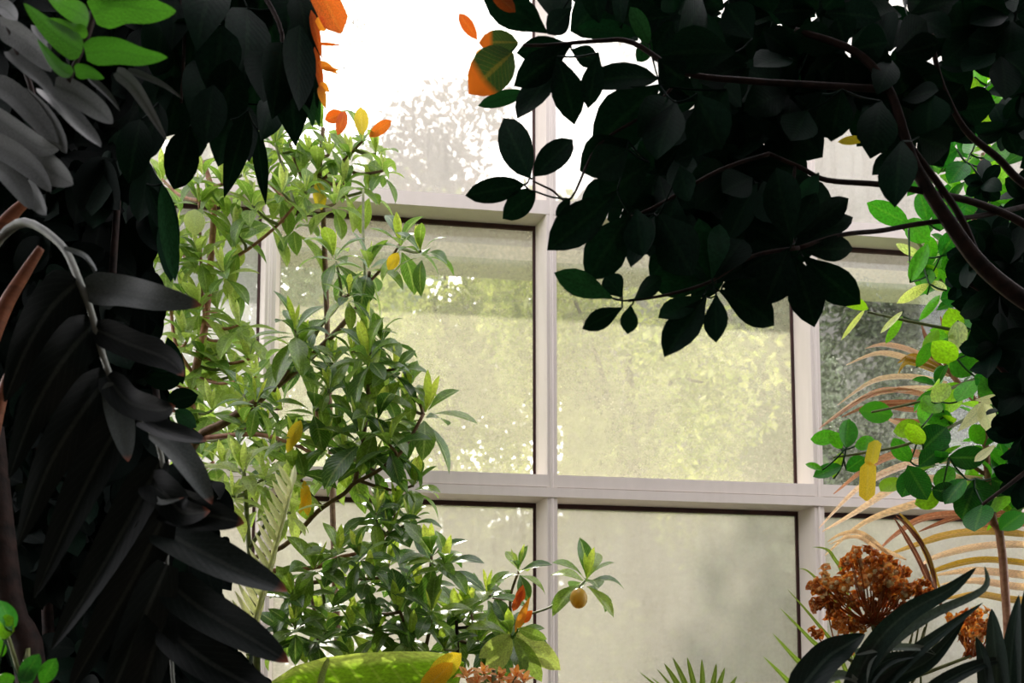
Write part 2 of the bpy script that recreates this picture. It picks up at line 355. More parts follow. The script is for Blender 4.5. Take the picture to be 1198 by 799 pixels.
# ================================================================ plant builders
def whorl(m, C, axis, L, n, lo=-40, hi=55, wr=.30, kind='obov', rlo=.1, rhi=.75, young=2, bend=.13, start=None):
    C = Vector(C); axis = axis.normalized()
    e1 = axis.orthogonal().normalized(); e2 = axis.cross(e1)
    a0 = R.uniform(0, 6.28) if start is None else start
    for i in range(n):
        t = i/max(1, n-1)
        az = a0 + i*2.39996 + R.uniform(-.2,.2)
        el = math.radians(lo + (hi-lo)*t + R.uniform(-12, 12))
        rad = e1*math.cos(az) + e2*math.sin(az)
        dr = rad*math.cos(el) + axis*math.sin(el)
        up = axis*math.cos(el) - rad*math.sin(el)
        l = L*R.uniform(.78, 1.08)*(1-.22*t)
        b = C - axis*(L*.16*(1-t)) + dr*(.05*L)
        m.leaf(b, b+dr*l, l*wr*R.uniform(.85,1.15), up+rv(.15), kind, bend*R.uniform(.4,1.4), R.uniform(.1,.4), R.uniform(rlo, rhi))
    for i in range(young):
        az = a0 + i*3.0; rad = e1*math.cos(az)+e2*math.sin(az)
        dr = (axis + rad*R.uniform(.12,.35)).normalized(); l = L*R.uniform(.5,.75)
        m.leaf(C, C+dr*l, l*.28, rad*-1+axis*.2, kind, -.05, .5, R.uniform(.86, 1))
def traced(m, rows, d, kind='obov', jit=.06, rlo=.2, rhi=.7, tilt=.35, bend=.07, fold=.2):
    """each row: base x, y, tip x, y, breadth as seen; every leaf gets a distance of its own"""
    prev = []
    for q in rows:
        bx, by, tx, ty, w = q[:5]
        dd = d + R.uniform(-jit, jit)
        B = P(bx, by, dd)
        if prev:
            near = min(prev, key=lambda p: (p-B).length)
            m.tube([near, (near+B)/2+Vector((0, 0, -.004)), B], .0011*d, .0010*d, 5, 3, .05)
        prev.append(B); T = P(tx, ty, dd + R.uniform(-jit, jit)*.8)
        rnd = q[5] if len(q) > 5 else R.uniform(rlo, rhi)
        m.leaf(B, T, w/F*dd*1.06, facing((B+T)/2, tilt), kind, bend*R.uniform(-.6, 1.2), fold*R.uniform(.4,1.3), rnd)
def sprays(parent, name, rows, mat, d, kind='obov', jit=.06, rlo=.2, rhi=.7, tilt=.35):
    """leaves whose stalks meet make one spray; a spray apart from the others is a part of its own"""
    lim = .07/d*F; groups = []
    for q in rows:
        hit = [g for g in groups if any(math.hypot(q[0]-p[0], q[1]-p[1]) < lim for p in g)]
        for g in hit: groups.remove(g)
        groups.append(sum(hit, []) + [q])
    for g in groups:
        m = MB(); traced(m, g, d, kind, jit, rlo, rhi, tilt); m.build(name, mat, parent)
def singles(parent, name, rows, d, kind, tilt, mat, label):
    for q in rows:
        m = MB(); traced(m, [q], d, kind, .01, tilt=tilt, bend=.04); o = m.build(name, mat, parent); o['label'] = label
def stem(parent, name, pts, w0, w1, mat, seg=7):
    """pts: picture x, y and distance; w0, w1 thickness in picture pixels"""
    d0, d1 = pts[0][2], pts[-1][2]
    m = MB(); m.tube([P(*p) for p in pts], w0/F*d0/2, w1/F*d1/2, seg)
    return m.build(name, mat, parent)
def trunk(parent, name, foot, pts, r0, r1, mat):
    m = MB(); m.tube([Vector(foot)] + [P(*p) for p in pts], r0, r1, 8)
    return m.build(name, mat, parent)
def foot(px, py, d, dx=0, dy=0):
    p = P(px, py, d); return Vector((p.x+dx, p.y+dy, -.02))
UP = Vector((0, 0, 1))

# ================================================================ middle distance, left: shrubs against the glass
def shrub(label, stems, whorls, mat, stem_mat, foot_at, group=None, wr=.42, n=(9,12), base_d=2.6, name='rhododendron', lo=-58, hi=50, rlo=.05, rhi=.8, kind='obov', young=2, big=1.3):
    root = thing(name, label, 'shrub', foot_at, group)
    pts3 = []
    for i, (nm, pts, w0, w1, sm) in enumerate(stems):
        stem(root, nm, pts, w0, w1, sm or stem_mat)
        for a, b in zip(pts[:-1], pts[1:]):
            for k in range(5):
                t = k/5; pts3.append((a[0]+(b[0]-a[0])*t, a[1]+(b[1]-a[1])*t, a[2]+(b[2]-a[2])*t))
        pts3.append(pts[-1])
    for q in whorls:
        x, y, r = q[:3]
        d = base_d + (q[3] if len(q) > 3 and q[3] is not None else R.uniform(-.14, .14))
        tilt = q[4] if len(q) > 4 else (R.uniform(-.35,.35), 0)
        ax = (UP + Vector((tilt[0], -.8+R.uniform(-.15,.15)+tilt[1], 0)))
        C = P(x, y, d); L = r/F*d
        m = MB(); whorl(m, C, ax, L*big, R.randint(*n), lo, hi, wr, kind, rlo, rhi, young)
        m.build('leaf_whorl', mat, root)
        best = min(pts3, key=lambda p: (p[0]-x)**2+(p[1]-y)**2 + (4000 if p[1] < y-8 else 0))
        dist = math.hypot(best[0]-x, best[1]-y)
        if dist > 9:
            mid = ((x+best[0])/2 + R.uniform(-5,5), (y+best[1])/2+dist*.12, (d+best[2])/2)
            stem(root, 'twig', [best, mid, (x, y, d)], 4.5, 3, M_GRST if R.random() < .5 else stem_mat, 6)
    return root

# --- the slender pale shrub behind, upper left
fA = foot(222, 520, 2.85, .05)
A = shrub('tall slender pale green shrub with red-brown stem at the left edge of the glass',
  [('stem', [(212,700,2.85),(222,510,2.85),(228,440,2.85),(240,380,2.87),(247,300,2.9),(250,235,2.9),(238,190,2.9)], 11, 6, None),
   ('branch', [(228,440,2.85),(205,400,2.85),(198,330,2.85),(193,300,2.85)], 5, 3, None),
   ('branch', [(247,310,2.9),(280,298,2.86),(320,268,2.8),(345,240,2.75)], 4, 3, None),
   ('branch', [(240,380,2.87),(236,330,2.85),(233,235,2.82)], 4, 3, None)],
  [(233,236,34),(237,205,26),(295,240,34),(318,258,36),(343,262,34),(260,215,28),(192,306,36),(254,362,42),(262,318,30),(205,275,30),
   (215,345,30),(234,300,30),(283,205,30),(310,210,30),(180,250,30),(218,400,34),(238,420,34),(265,398,30),(206,450,30),(190,210,30),(275,272,28),
   (322,168,30),(305,140,32),(250,255,26),(200,480,28),(175,285,28),(215,300,26),(330,225,28),(232,360,34),(262,430,34),(225,460,32),(248,480,34),(272,440,32),(205,370,30),(280,380,34),(235,500,32),(270,510,34),(292,420,30),(215,520,30),(300,440,28),(250,540,32)],
  M_LIGHT, M_REDST, fA, wr=.46, n=(8,11), base_d=2.85, name='pale_shrub', rlo=.0, rhi=.75, big=1.45)
trunk(A, 'stem', fA, [(216,860,2.85),(212,690,2.85)], .018, .016, M_REDST)
m = MB(); m.leaf(P(270,345,2.8), P(266,297,2.78), 16/F*2.8, facing(P(268,320,2.8), .1), 'oval', .05, .35, .9); m.leaf(P(268,340,2.81), P(278,296,2.78), 13/F*2.8, facing(P(268,320,2.8), .1), 'oval', .05, .3, .2)
o = m.build('upright_leaf', M_LIGHT, A); o['label'] = 'upright folded leaf with a bright yellow edge'
m = MB(); m.leaf(P(228,245,2.7), P(228,276,2.69), 24/F*2.7, facing(P(228,260,2.7), .1), 'oval', .05, .15, .95)
o = m.build('heart_leaf', M_LIGHT, A); o['label'] = 'round pale heart-shaped leaf hanging down'

# --- the yellowing crown at the top
fT = foot(378, 420, 2.95)
T_ = shrub('shrub top with yellowing leaves standing against the blown-out upper pane',
  [('stem', [(392,700,2.95),(384,420,2.95),(378,250,2.95),(374,205,2.93),(378,150,2.93)], 7, 5, None),
   ('branch', [(378,210,2.93),(400,190,2.9),(424,165,2.88)], 4, 3, None),
   ('branch', [(376,225,2.93),(352,205,2.9),(338,165,2.9)], 4, 3, None)],
  [(378,150,36),(350,158,32),(424,166,34),(410,185,34),(440,180,30),(345,200,34),(372,200,34),(385,180,30),(402,215,36),(432,222,34),(365,182,28),(330,180,30),(448,200,24),(392,238,34),(357,225,28)],
  M_LIGHT, M_STEM, fT, wr=.46, n=(7,9), base_d=2.9, name='yellowing_shrub', rlo=.0, rhi=.7, big=1.25)
trunk(T_, 'stem', fT, [(394,860,2.95),(392,690,2.95)], .014, .012, M_STEM)
singles(T_, 'yellow_leaf', [(424,158,422,125,16,.2),(372,212,376,246,15,.1)], 2.86, 'oval', .1, M_YELLOW, 'bright yellow leaf')
singles(T_, 'orange_leaf', [(395,158,404,130,12,.5),(432,160,458,141,12,.6),(380,140,402,133,13,.45)], 2.86, 'oval', .1, M_ORANGE, 'small orange leaf')

# --- the main shrub
fB = foot(225, 520, 2.55, .0)
Bs = shrub('large leafy rhododendron leaning right in front of the two left panes',
  [('stem', [(200,640,2.55),(224,525,2.55),(262,495,2.55),(300,470,2.55),(350,430,2.53),(380,402,2.52),(405,375,2.5),(428,345,2.5),(432,318,2.5)], 12, 4, M_STEM),
   ('branch', [(330,445,2.53),(350,412,2.5),(349,395,2.48)], 5, 4, None),
   ('branch', [(350,430,2.53),(372,385,2.5),(398,350,2.5),(393,306,2.5)], 7, 3, M_GRST),
   ('branch', [(432,330,2.5),(455,305,2.5),(468,285,2.48)], 3.5, 3, None),
   ('branch', [(428,345,2.5),(425,280,2.6),(425,222,2.68)], 4, 3, M_GRST),
   ('branch', [(240,512,2.55),(300,508,2.5),(345,520,2.48),(372,530,2.45),(370,480,2.42)], 6, 4, M_REDST),
   ('branch', [(415,565,2.4),(424,520,2.4),(430,470,2.4),(431,416,2.42)], 6, 4, M_STEM),
   ('branch', [(268,660,2.4),(330,640,2.4),(372,598,2.4),(402,578,2.4),(415,565,2.4),(440,552,2.38),(470,528,2.36),(495,485,2.36)], 6, 4, M_STEM)],
  [(391,300,38),(432,312,42),(468,283,42),(492,294,36),(408,345,30),(345,386,44),(350,408,46),(430,392,42),(446,398,36),(412,412,38),
   (368,478,42),(431,416,50),(462,432,36),(498,482,54),(470,468,46),(421,512,60),(442,490,50),(395,500,48),(405,535,48),(455,520,44),
   (285,462,36),(300,470,34),(484,568,40),(345,550,40),(385,455,30),(330,478,34),(310,505,38),(290,500,34),(380,520,44),(450,455,40),
   (318,540,40),(362,420,30),(390,425,34),(480,452,30),(345,515,34),(435,540,40)],
  M_SHRUB, M_STEM, fB, base_d=2.44)
trunk(Bs, 'stem', fB, [(196,850,2.55),(199,630,2.55)], .024, .016, M_STEM)
singles(Bs, 'yellow_leaf', [(352,492,338,524,15,.2),(345,505,336,530,9,.1)], 2.3, 'oval', .1, M_YELLOW, 'drooping yellow leaf')
singles(Bs, 'yellow_leaf', [(466,296,454,316,13,.3)], 2.38, 'oval', .1, M_YELLOW, 'yellow leaf among green ones')
singles(Bs, 'orange_leaf', [(356,562,360,604,12,.6),(362,570,350,602,7,.3)], 2.3, 'oval', .1, M_YELLOW, 'yellow-orange withered leaf')

# --- pale bright whorls low on the left
fD = foot(288, 620, 2.25)
D = shrub('sunlit pale whorled shrub low on the left, over the cream fern frond',
  [('stem', [(296,700,2.25),(290,620,2.25),(285,550,2.25)], 7, 5, None), ('branch', [(292,640,2.25),(320,600,2.22),(335,575,2.2)], 5, 4, None)],
  [(285,552,46),(335,575,40),(262,545,34),(310,560,36),(300,590,40),(340,600,34),(272,580,34)],
  M_LIGHT, M_GRST, fD, base_d=2.22, name='pale_shrub', rlo=.55, rhi=1, wr=.34, n=(8,10))
trunk(D, 'stem', fD, [(298,860,2.25),(296,690,2.25)], .014, .010, M_GRST)

# --- the lower shrub, right of it, with the fruit
fC = foot(470, 830, 2.35)
C_ = shrub('low spreading rhododendron with a yellow fruit, below the middle transom',
  [('stem', [(452,860,2.3),(461,799,2.3),(473,768,2.3),(476,738,2.28),(468,716,2.26)], 6, 4, None),
   ('branch', [(318,668,2.4),(340,666,2.4),(372,663,2.4),(398,652,2.4),(428,644,2.38),(452,625,2.36)], 7, 4, M_REDST),
   ('branch', [(320,684,2.38),(360,682,2.37),(400,677,2.36),(430,677,2.34),(462,674,2.34)], 6, 4, M_STEM),
   ('branch', [(470,860,2.34),(502,740,2.36),(502,690,2.36),(505,650,2.36)], 5, 3.5, None),
   ('branch', [(530,860,2.35),(535,780,2.35),(534,726,2.34)], 5, 4, M_BARK),
   ('branch', [(580,860,2.4),(590,782,2.42),(599,745,2.42),(597,700,2.44),(607,668,2.46)], 5, 3, None),
   ('branch', [(534,735,2.34),(560,732,2.38),(590,725,2.42)], 4, 3, M_BARK),
   ('branch', [(590,725,2.42),(640,712,2.5),(672,690,2.55),(686,678,2.55)], 3, 2.5, M_GRST)],
  [(455,622,46),(440,600,36),(462,592,36),(505,648,44),(520,660,40),(367,665,44),(395,645,36),(430,677,38),(466,718,50),(440,740,40),
   (533,725,54),(550,712,44),(570,694,40),(607,666,34,.1),(686,677,44,.2),(598,742,46),(378,722,40),(345,700,46),(410,705,44),(335,740,40),(372,748,40),
   (490,690,44),(480,745,40),(410,735,44),(505,715,40),(560,750,40),(520,760,38),(420,650,36),(345,735,40),(590,755,40),(455,660,40),(480,610,34)],
  M_SHRUB, M_STEM, fC, base_d=2.32)
trunk(C_, 'stem', fC, [(450,850,2.3)], .012, .008, M_STEM)
for pts in ([(470,860,2.34)], [(530,860,2.35)], [(580,860,2.4)]):
    trunk(C_, 'stem', fC, pts, .012, .007, M_STEM)
m = MB(); m.ball(P(677,700,2.46), .026, .5, 1.15, 8, 12); o = m.build('fruit', M_FRUIT, C_); o['label'] = 'round yellow fruit hanging under the tip whorl'
stem(o, 'fruit_stalk', [(684,680,2.5),(679,685,2.47),(677,692,2.46)], 3, 2.5, M_GRST)
singles(C_, 'red_leaf', [(607,705,612,684,11,0),(600,715,612,690,9,0)], 2.3, 'lance', .1, M_ORANGE, 'dark red young leaf')
singles(C_, 'orange_leaf', [(610,728,623,714,11,.5),(603,740,620,698,9,1)], 2.28, 'lance', .1, M_ORANGE, 'orange withered leaf')
sprays(C_, 'long_leaf', [(604,740,656,784,26,1),(598,745,570,790,24,1),(602,745,634,798,20,.6),(606,735,640,748,13,.5),(598,742,560,770,18,.95)], M_LIGHT, 2.2, 'oval', .01, tilt=.2)

# --- cream cycad frond
fE = foot(312, 760, 2.1)
E_ = thing('cycad', 'cycad with a sunlit cream-striped frond behind the dark frond tips', 'plant', fE)
m = MB(); m.tube([fE, P(292,850,2.1), P(292,760,2.1), P(312,680,2.1), P(334,600,2.1), P(345,556,2.12)], .008, .003, 7)
fr = m.build('frond', M_CREAM, E_)
for i in range(17):
    t = i/16; x = 297+44*t; y = 745-175*t
    for sd_ in (-1, 1):
        B = P(x, y, 2.1); ln = 62-22*t
        tx, ty = (x-ln*.42, y-ln*.72) if sd_ < 0 else (x+ln*.10, y-ln*.66)
        m = MB(); m.leaf(B, P(tx, ty, 2.1+.03*sd_), .0155, facing(B, .25), 'lance', .06*sd_, .4, R.uniform(.2,1)); m.build('leaflet', M_CREAM, fr)

# --- large leaf at the foot, and orange flowers
fF = foot(430, 900, 2.1)
Fp = thing('large_leaved_plant', 'plant with one broad bright green leaf turning orange, at the bottom left', 'plant', fF)
m = MB()
B = P(400, 850, 2.05); T = P(548, 772, 2.1)
def big(m):
    # a broad blade with an arched upper edge
    edge = [(318,797),(345,779),(380,769),(420,764),(460,762),(500,762),(530,766),(543,775)]
    low = [(318,830),(345,860),(380,880),(420,885),(460,880),(500,860),(530,825),(543,778)]
    n0 = len(m.v); k = len(edge); rows_ = 6
    for j in range(rows_+1):
        t = j/rows_
        for i in range(k):
            x = edge[i][0]; y = edge[i][1]+(low[i][1]-edge[i][1])*t
            m.v.append(P(x, y, 2.08+.10*math.sin(t*3.1)-.12*t + .02*math.sin(i*1.9)))
    for j in range(rows_):
        for i in range(k-1):
            a = n0+j*k+i
            m.quad((a, a+k, a+k+1, a+1), ((j/rows_*.5+.5-.0, i/(k-1)),((j+1)/rows_*.5+.5, i/(k-1)),((j+1)/rows_*.5+.5,(i+1)/(k-1)),(j/rows_*.5+.5,(i+1)/(k-1))), .6)
big(m); lf = m.build('leaf', M_BIG, Fp)
singles(lf, 'leaf_tip', [(500,800,540,764,26,.3),(490,812,530,775,24,.9)], 2.03, 'oval', .1, M_YELLOW, 'withered orange-yellow end of the leaf')
trunk(Fp, 'petiole', fF, [(425,900,2.05),(420,870,2.02)], .012, .008, M_GRST)
stem(lf, 'vein', [(372,850,2.06),(375,800,2.09),(384,770,2.075)], 13, 5, M_CREAM)
fG = foot(580, 880, 2.0)
G_ = thing('flowering_plant', 'small plant with orange and cream flowers at the bottom edge below the low rhododendron', 'plant', fG)
trunk(G_, 'stem', fG, [(578,860,2.0),(578,812,2.0)], .008, .005, M_GRST)
for x, y in ((546,792),(566,788),(585,793),(604,791),(558,799),(595,800),(576,798),(613,798)):
    m = MB(); c = P(x, y, 2.0+R.uniform(-.03,.03))
    whorl(m, c, UP+Vector((0,-.8,0)), .036, 10, -20, 70, .45, 'oval', 0, 1, 0); fl = m.build('flower', M_PETAL, G_)
    stem(fl, 'flower_stalk', [(578,815,2.0),((578+x)/2,812,2.0),(x,y,2.0)], 2.5, 2, M_GRST, 5)

# ================================================================ foreground, upper right: dark glossy tree
fH = foot(1330, 560, 1.75)
H = thing('glossy_leaved_tree', 'dark tree with large oval leaves hanging over the upper right of the view', 'tree', fH)
trunk(H, 'trunk', fH, [(1325,640,1.75),(1290,430,1.75),(1240,372,1.73)], .045, .016, M_BARK)
D1 = 1.62
for pts, w0, w1 in (
    ([(1245,374,1.73),(1200,352,1.70),(1150,312,1.68),(1112,262,1.66),(1076,205,1.65),(1060,165,1.64),(1040,105,1.63),(1000,60,1.62),(930,35,1.62)], 20, 6),
    ([(1240,300,1.75),(1198,262,1.72),(1140,237,1.69),(1085,225,1.66),(1030,216,1.64),(968,211,1.62),(938,197,1.61),(900,180,1.61)], 9, 4),
    ([(1215,238,1.75),(1150,252,1.70),(1075,262,1.66),(1030,270,1.64),(984,275,1.62),(935,290,1.61)], 6, 5),
    ([(1260,250,1.78),(1198,215,1.74),(1168,185,1.72),(1128,150,1.70),(1100,92,1.68),(1090,40,1.66)], 9, 5),
    ([(1060,165,1.64),(1105,225,1.66),(1128,262,1.67),(1146,305,1.68)], 8, 7),
    ([(1040,105,1.63),(960,100,1.61),(880,95,1.6),(800,85,1.6),(740,50,1.6),(700,48,1.6),(640,53,1.6),(612,53,1.6)], 8, 3),
    ([(800,85,1.6),(760,130,1.6),(700,170,1.6),(668,232,1.6),(645,222,1.6),(624,212,1.6)], 4, 2),
    ([(900,180,1.61),(840,200,1.6),(770,240,1.6),(735,255,1.6)], 5, 3),
    ([(935,290,1.61),(880,300,1.6),(830,330,1.6),(780,345,1.6),(735,352,1.6)], 5, 3),
    ([(930,195,1.61),(925,250,1.61),(928,290,1.61)], 4, 4)):
    stem(H, 'branch', pts, w0, w1, M_BARK)
CL = {  # each cluster traced leaf by leaf: base, tip, breadth
 'a': [(640,38,562,-22,40),(652,30,632,-30,30),(690,-40,701,28,29),(728,-40,727,35,19),(636,30,602,8,22),(668,10,640,40,26),(660,-20,650,38,26)],
 'b': [(668,52,601,101,32),(655,68,605,139,36),(652,66,672,146,38),(700,62,688,127,27),(668,58,700,72,20),(668,52,604,62,24)],
 'c': [(606,52,566,56,25),(615,108,559,124,15,.9),(745,40,674,33,21,.75),(760,52,737,8,18,.95),(770,92,678,100,30),(762,48,745,72,18,.9)],
 'd': [(772,100,692,172,58),(790,120,768,187,48),(850,105,813,184,52),(860,62,770,64,46),(790,52,822,0,40),(880,45,850,5,40),(770,70,800,95,34),(815,110,845,175,44),(790,118,745,160,44)],
 'e': [(620,208,589,138,37),(625,206,670,163,31),(613,216,544,229,25),(626,224,588,256,26),(667,233,650,253,11)],
 'f': [(735,165,678,200,44),(722,224,640,293,45),(737,250,686,328,48),(760,190,700,235,50),(735,175,690,205,40),(765,250,738,313,30),(772,250,810,323,50),(795,195,806,236,26),(790,230,775,300,44),(745,245,752,300,36)],
 'g': [(717,349,648,319,28,.9),(728,348,708,322,26,.6),(742,350,774,324,21),(728,360,681,385,22),(738,357,734,391,21,.7)],
 'h': [(828,335,758,326,30,.72),(822,345,770,372,27,.7),(826,347,777,418,40),(838,345,838,401,27),(842,340,906,381,40),(830,328,817,255,28,.85),(833,326,842,262,26,.8),(838,330,905,292,50),(845,335,905,325,48),(836,325,790,300,36),(836,326,870,280,44)],
 'i': [(926,286,908,196,40),(932,279,993,232,28),(933,290,998,254,26),(936,293,998,291,26),(928,300,953,383,40),(940,300,1007,356,36),(922,291,894,358,46),(922,285,872,262,46),(918,292,868,316,46),(886,214,850,284,36),(892,212,905,262,34),(880,208,845,225,40),(925,280,955,225,28)],
 'j': [(958,202,934,242,22,.85),(1055,165,1047,243,40),(1060,175,1020,205,26),(962,110,950,165,40),(985,105,972,166,38),(1030,118,1018,186,46),(1010,125,1030,170,34),(1090,110,1085,160,44),(945,130,925,165,44),(1075,160,1110,175,40)],
}
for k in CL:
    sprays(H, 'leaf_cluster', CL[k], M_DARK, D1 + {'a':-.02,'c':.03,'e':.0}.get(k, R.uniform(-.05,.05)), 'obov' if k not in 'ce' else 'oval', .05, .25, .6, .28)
singles(H, 'flare_tipped_leaf', [(600,62,548,110,44),(606,50,560,50,22)], 1.6, 'oval', .15, M_FLARETIP, 'leaf with sun-flare orange painted on its tip')
singles(H, 'orange_leaf', [(558,46,537,16,13,.5),(563,57,558,76,9,.95),(603,14,574,-12,16,.4)], 1.6, 'oval', .1, M_ORANGE, 'small translucent leaf painted orange for sun flare')  # flare near the sun painted as leaf colour
singles(H, 'yellow_leaf', [(1012,163,980,166,9,.0)], 1.62, 'oval', .1, M_YELLOW, 'small sunlit yellow-green leaf')
# the dense heart of the crown, cluster after cluster
heart = [(790,20),(850,15),(905,20),(960,15),(1010,12),(1060,20),(1110,15),(1150,30),(830,60),(880,75),(935,70),(990,60),(1045,65),(1090,75),(1140,10),
         (820,120),(870,130),(915,135),(960,95),(1005,110),(1050,120),(1075,140),(800,165),(845,165),(890,165),(925,110),(770,200),(820,200),(860,200),(895,150),
         (740,215),(780,235),(830,245),(870,240),(910,235),(860,295),(890,300),(800,275),(1100,130),(720,-10),(760,5),(1170,60),(1185,20),(1000,-20),(900,-20)]
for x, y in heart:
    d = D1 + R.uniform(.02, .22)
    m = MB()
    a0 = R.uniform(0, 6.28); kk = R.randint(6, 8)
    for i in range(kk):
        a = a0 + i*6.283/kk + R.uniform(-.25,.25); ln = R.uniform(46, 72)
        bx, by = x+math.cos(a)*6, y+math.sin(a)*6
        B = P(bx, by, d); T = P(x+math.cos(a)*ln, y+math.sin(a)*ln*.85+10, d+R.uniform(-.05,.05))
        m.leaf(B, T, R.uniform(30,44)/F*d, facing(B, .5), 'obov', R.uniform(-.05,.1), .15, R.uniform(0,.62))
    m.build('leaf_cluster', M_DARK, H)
# right-hand dark foliage along the branches
fI = foot(1290, 640, 1.95)
I_ = thing('dark_shrub', 'dark shrub filling the right edge behind the bare branches', 'shrub', fI)
trunk(I_, 'stem', fI, [(1280,640,1.95),(1230,500,1.95),(1190,380,1.95),(1170,300,1.95)], .02, .008, M_BARK)
for pts in ([(1190,400,1.95),(1160,350,1.93),(1130,330,1.92)], [(1215,470,1.95),(1180,440,1.93),(1160,420,1.92)], [(1230,500,1.95),(1280,400,1.97),(1310,250,2.0),(1300,100,2.0)], [(1240,520,1.95),(1190,560,1.93),(1150,590,1.92)]):
    stem(I_, 'branch', pts, 7, 4, M_BARK)
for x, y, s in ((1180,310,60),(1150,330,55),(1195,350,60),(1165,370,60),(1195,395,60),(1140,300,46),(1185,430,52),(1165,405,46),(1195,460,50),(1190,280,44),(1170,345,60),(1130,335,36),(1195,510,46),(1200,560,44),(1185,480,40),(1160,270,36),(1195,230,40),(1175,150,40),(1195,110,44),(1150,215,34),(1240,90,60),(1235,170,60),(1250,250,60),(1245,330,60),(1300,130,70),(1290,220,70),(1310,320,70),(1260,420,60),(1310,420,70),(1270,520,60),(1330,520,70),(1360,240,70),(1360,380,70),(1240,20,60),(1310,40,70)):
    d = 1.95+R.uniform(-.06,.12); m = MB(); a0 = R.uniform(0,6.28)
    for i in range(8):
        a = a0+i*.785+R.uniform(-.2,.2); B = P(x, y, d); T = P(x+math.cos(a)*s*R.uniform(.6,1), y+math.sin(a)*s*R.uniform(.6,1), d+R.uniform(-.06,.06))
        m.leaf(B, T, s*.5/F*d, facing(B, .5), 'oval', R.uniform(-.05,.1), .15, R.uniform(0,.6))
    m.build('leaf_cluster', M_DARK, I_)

# ================================================================ right, middle distance
fJ = foot(1180, 720, 2.4)
J = thing('round_leaved_shrub', 'bright green shrub with small rounded leaves at the right of the glass', 'shrub', fJ)
trunk(J, 'stem', fJ, [(1178,720,2.4),(1160,600,2.4),(1150,480,2.4),(1140,380,2.42),(1135,300,2.45),(1150,180,2.5)], .012, .006, M_REDST)
for pts in ([(1150,480,2.4),(1110,500,2.35),(1060,520,2.32),(1010,530,2.3),(975,535,2.3)], [(1150,440,2.4),(1110,455,2.36),(1075,470,2.34),(1020,482,2.3)],
            [(1140,390,2.42),(1110,345,2.42),(1075,285,2.42),(1030,245,2.42)], [(1160,600,2.4),(1120,590,2.36),(1080,560,2.34)], [(1135,300,2.45),(1100,310,2.44),(1080,330,2.43)], [(1140,390,2.42),(1110,385,2.36),(1055,374,2.34),(1015,365,2.3)]):
    stem(J, 'branch', pts, 4.5, 2.5, M_GRST)
exp = {
 'sprig_a': [(1005,480,1045,485,24,.5),(990,524,993,490,22,.45),(982,510,948,514,17,.6),(985,525,970,505,14,.65),(962,550,942,543,9,.7),(985,545,951,558,18,.4),(975,560,985,528,12,.85),(990,550,1012,535,18,.3),(1000,522,1024,515,16,.6)],
 'sprig_b': [(1060,455,1018,470,0.1,.5),(1078,500,1045,505,22,.85),(1065,540,1045,512,20,.5),(1080,520,1062,495,20,.9),(1075,545,1110,520,26,.15),(1080,525,1108,500,34,.15),(1100,470,1078,480,28,.75),(1105,485,1118,455,26,.85),(1100,490,1085,468,22,.7),(1115,500,1085,492,30,.5),(1120,470,1140,445,24,.6),(1090,470,1112,450,20,.95)],
 'sprig_c': [(1062,545,1085,585,26,.2),(1070,548,1055,582,24,.3),(1110,535,1155,535,26,.05),(1110,545,1100,575,22,.6),(1130,560,1105,590,26,.3),(1140,560,1150,600,34,.1),(1140,570,1125,608,30,.15),(1160,560,1195,575,30,.1),(1150,590,1140,622,32,.25),(1100,580,1070,590,22,.8),(1055,560,1030,575,22,.85),(1165,600,1175,580,24,.75),(1120,580,1090,572,22,.15)],
 'sprig_d': [(1063,262,1014,237,21,.45),(1060,258,1088,282,22,.55),(1085,260,1075,225,24,.4),(1100,270,1108,240,24,.4),(1065,330,1085,285,18,.6),(1090,320,1070,305,18,.5),(1085,345,1066,305,12,.55),(1100,300,1120,270,24,.3),(1095,325,1077,328,20,.6),(1080,300,1048,285,9,.98),(1115,290,1110,320,22,.5),(1105,255,1130,240,24,.35)],
 'sprig_e': [(1016,362,979,348,14,.85),(1012,362,984,398,6,1),(1087,332,1049,355,12,1),(1056,364,1030,390,8,1),(1056,370,1036,402,10,.75),(1075,375,1100,345,10,.7),(1108,340,1088,330,10,1),(1080,310,1092,330,20,.8),(1085,300,1062,322,14,.6)],
 'sprig_f': [(1120,400,1150,380,26,.75),(1125,410,1160,410,30,.6),(1120,395,1110,360,22,.85),(1135,385,1155,350,28,.5),(1145,405,1175,390,28,.35),(1120,420,1090,400,24,.85),(1115,415,1135,440,26,.5),(1140,440,1170,450,26,.3),(1150,420,1180,430,30,.25),(1080,412,1098,385,14,.8),(1072,430,1090,400,14,.7),(1150,470,1165,505,18,.6),(1120,375,1122,410,20,1)],
 'sprig_g': [(1140,170,1190,130,32,.3),(1135,180,1150,140,30,.5),(1130,190,1110,215,26,.35),(1150,185,1185,170,24,.55),(1120,175,1090,190,24,.3),(1155,100,1130,70,24,.7),(1160,95,1185,70,30,.5),(1165,85,1175,40,26,.55),(1140,90,1125,120,24,.85),(1150,195,1175,215,30,.8),(1160,190,1140,230,26,.85),(1160,230,1190,215,30,.7),(1155,240,1150,205,24,.9),(1140,250,1115,235,24,.4),(1180,160,1198,130,26,.4),(1140,120,1155,150,22,.9),(1100,200,1112,170,20,.4),(1110,180,1090,150,24,.3)],
 'sprig_h': [(1165,255,1198,240,30,.5),(1150,260,1140,290,26,.5),(1120,330,1140,300,26,.4),(1125,345,1100,350,26,.35),(1165,480,1198,470,26,.4),(1170,500,1198,520,26,.3),(1170,620,1198,600,26,.4),(1160,470,1150,440,22,.6)],
}
for k, rows_ in exp.items():
    sprays(J, 'leaf_sprig', rows_, M_ROUND, 2.33, 'oval', .05, tilt=.45)
singles(J, 'yellow_leaf', [(1016,540,1014,586,17,.2),(1025,515,1018,545,14,.0)], 2.26, 'blunt', .1, M_YELLOW, 'hanging yellow leaf')
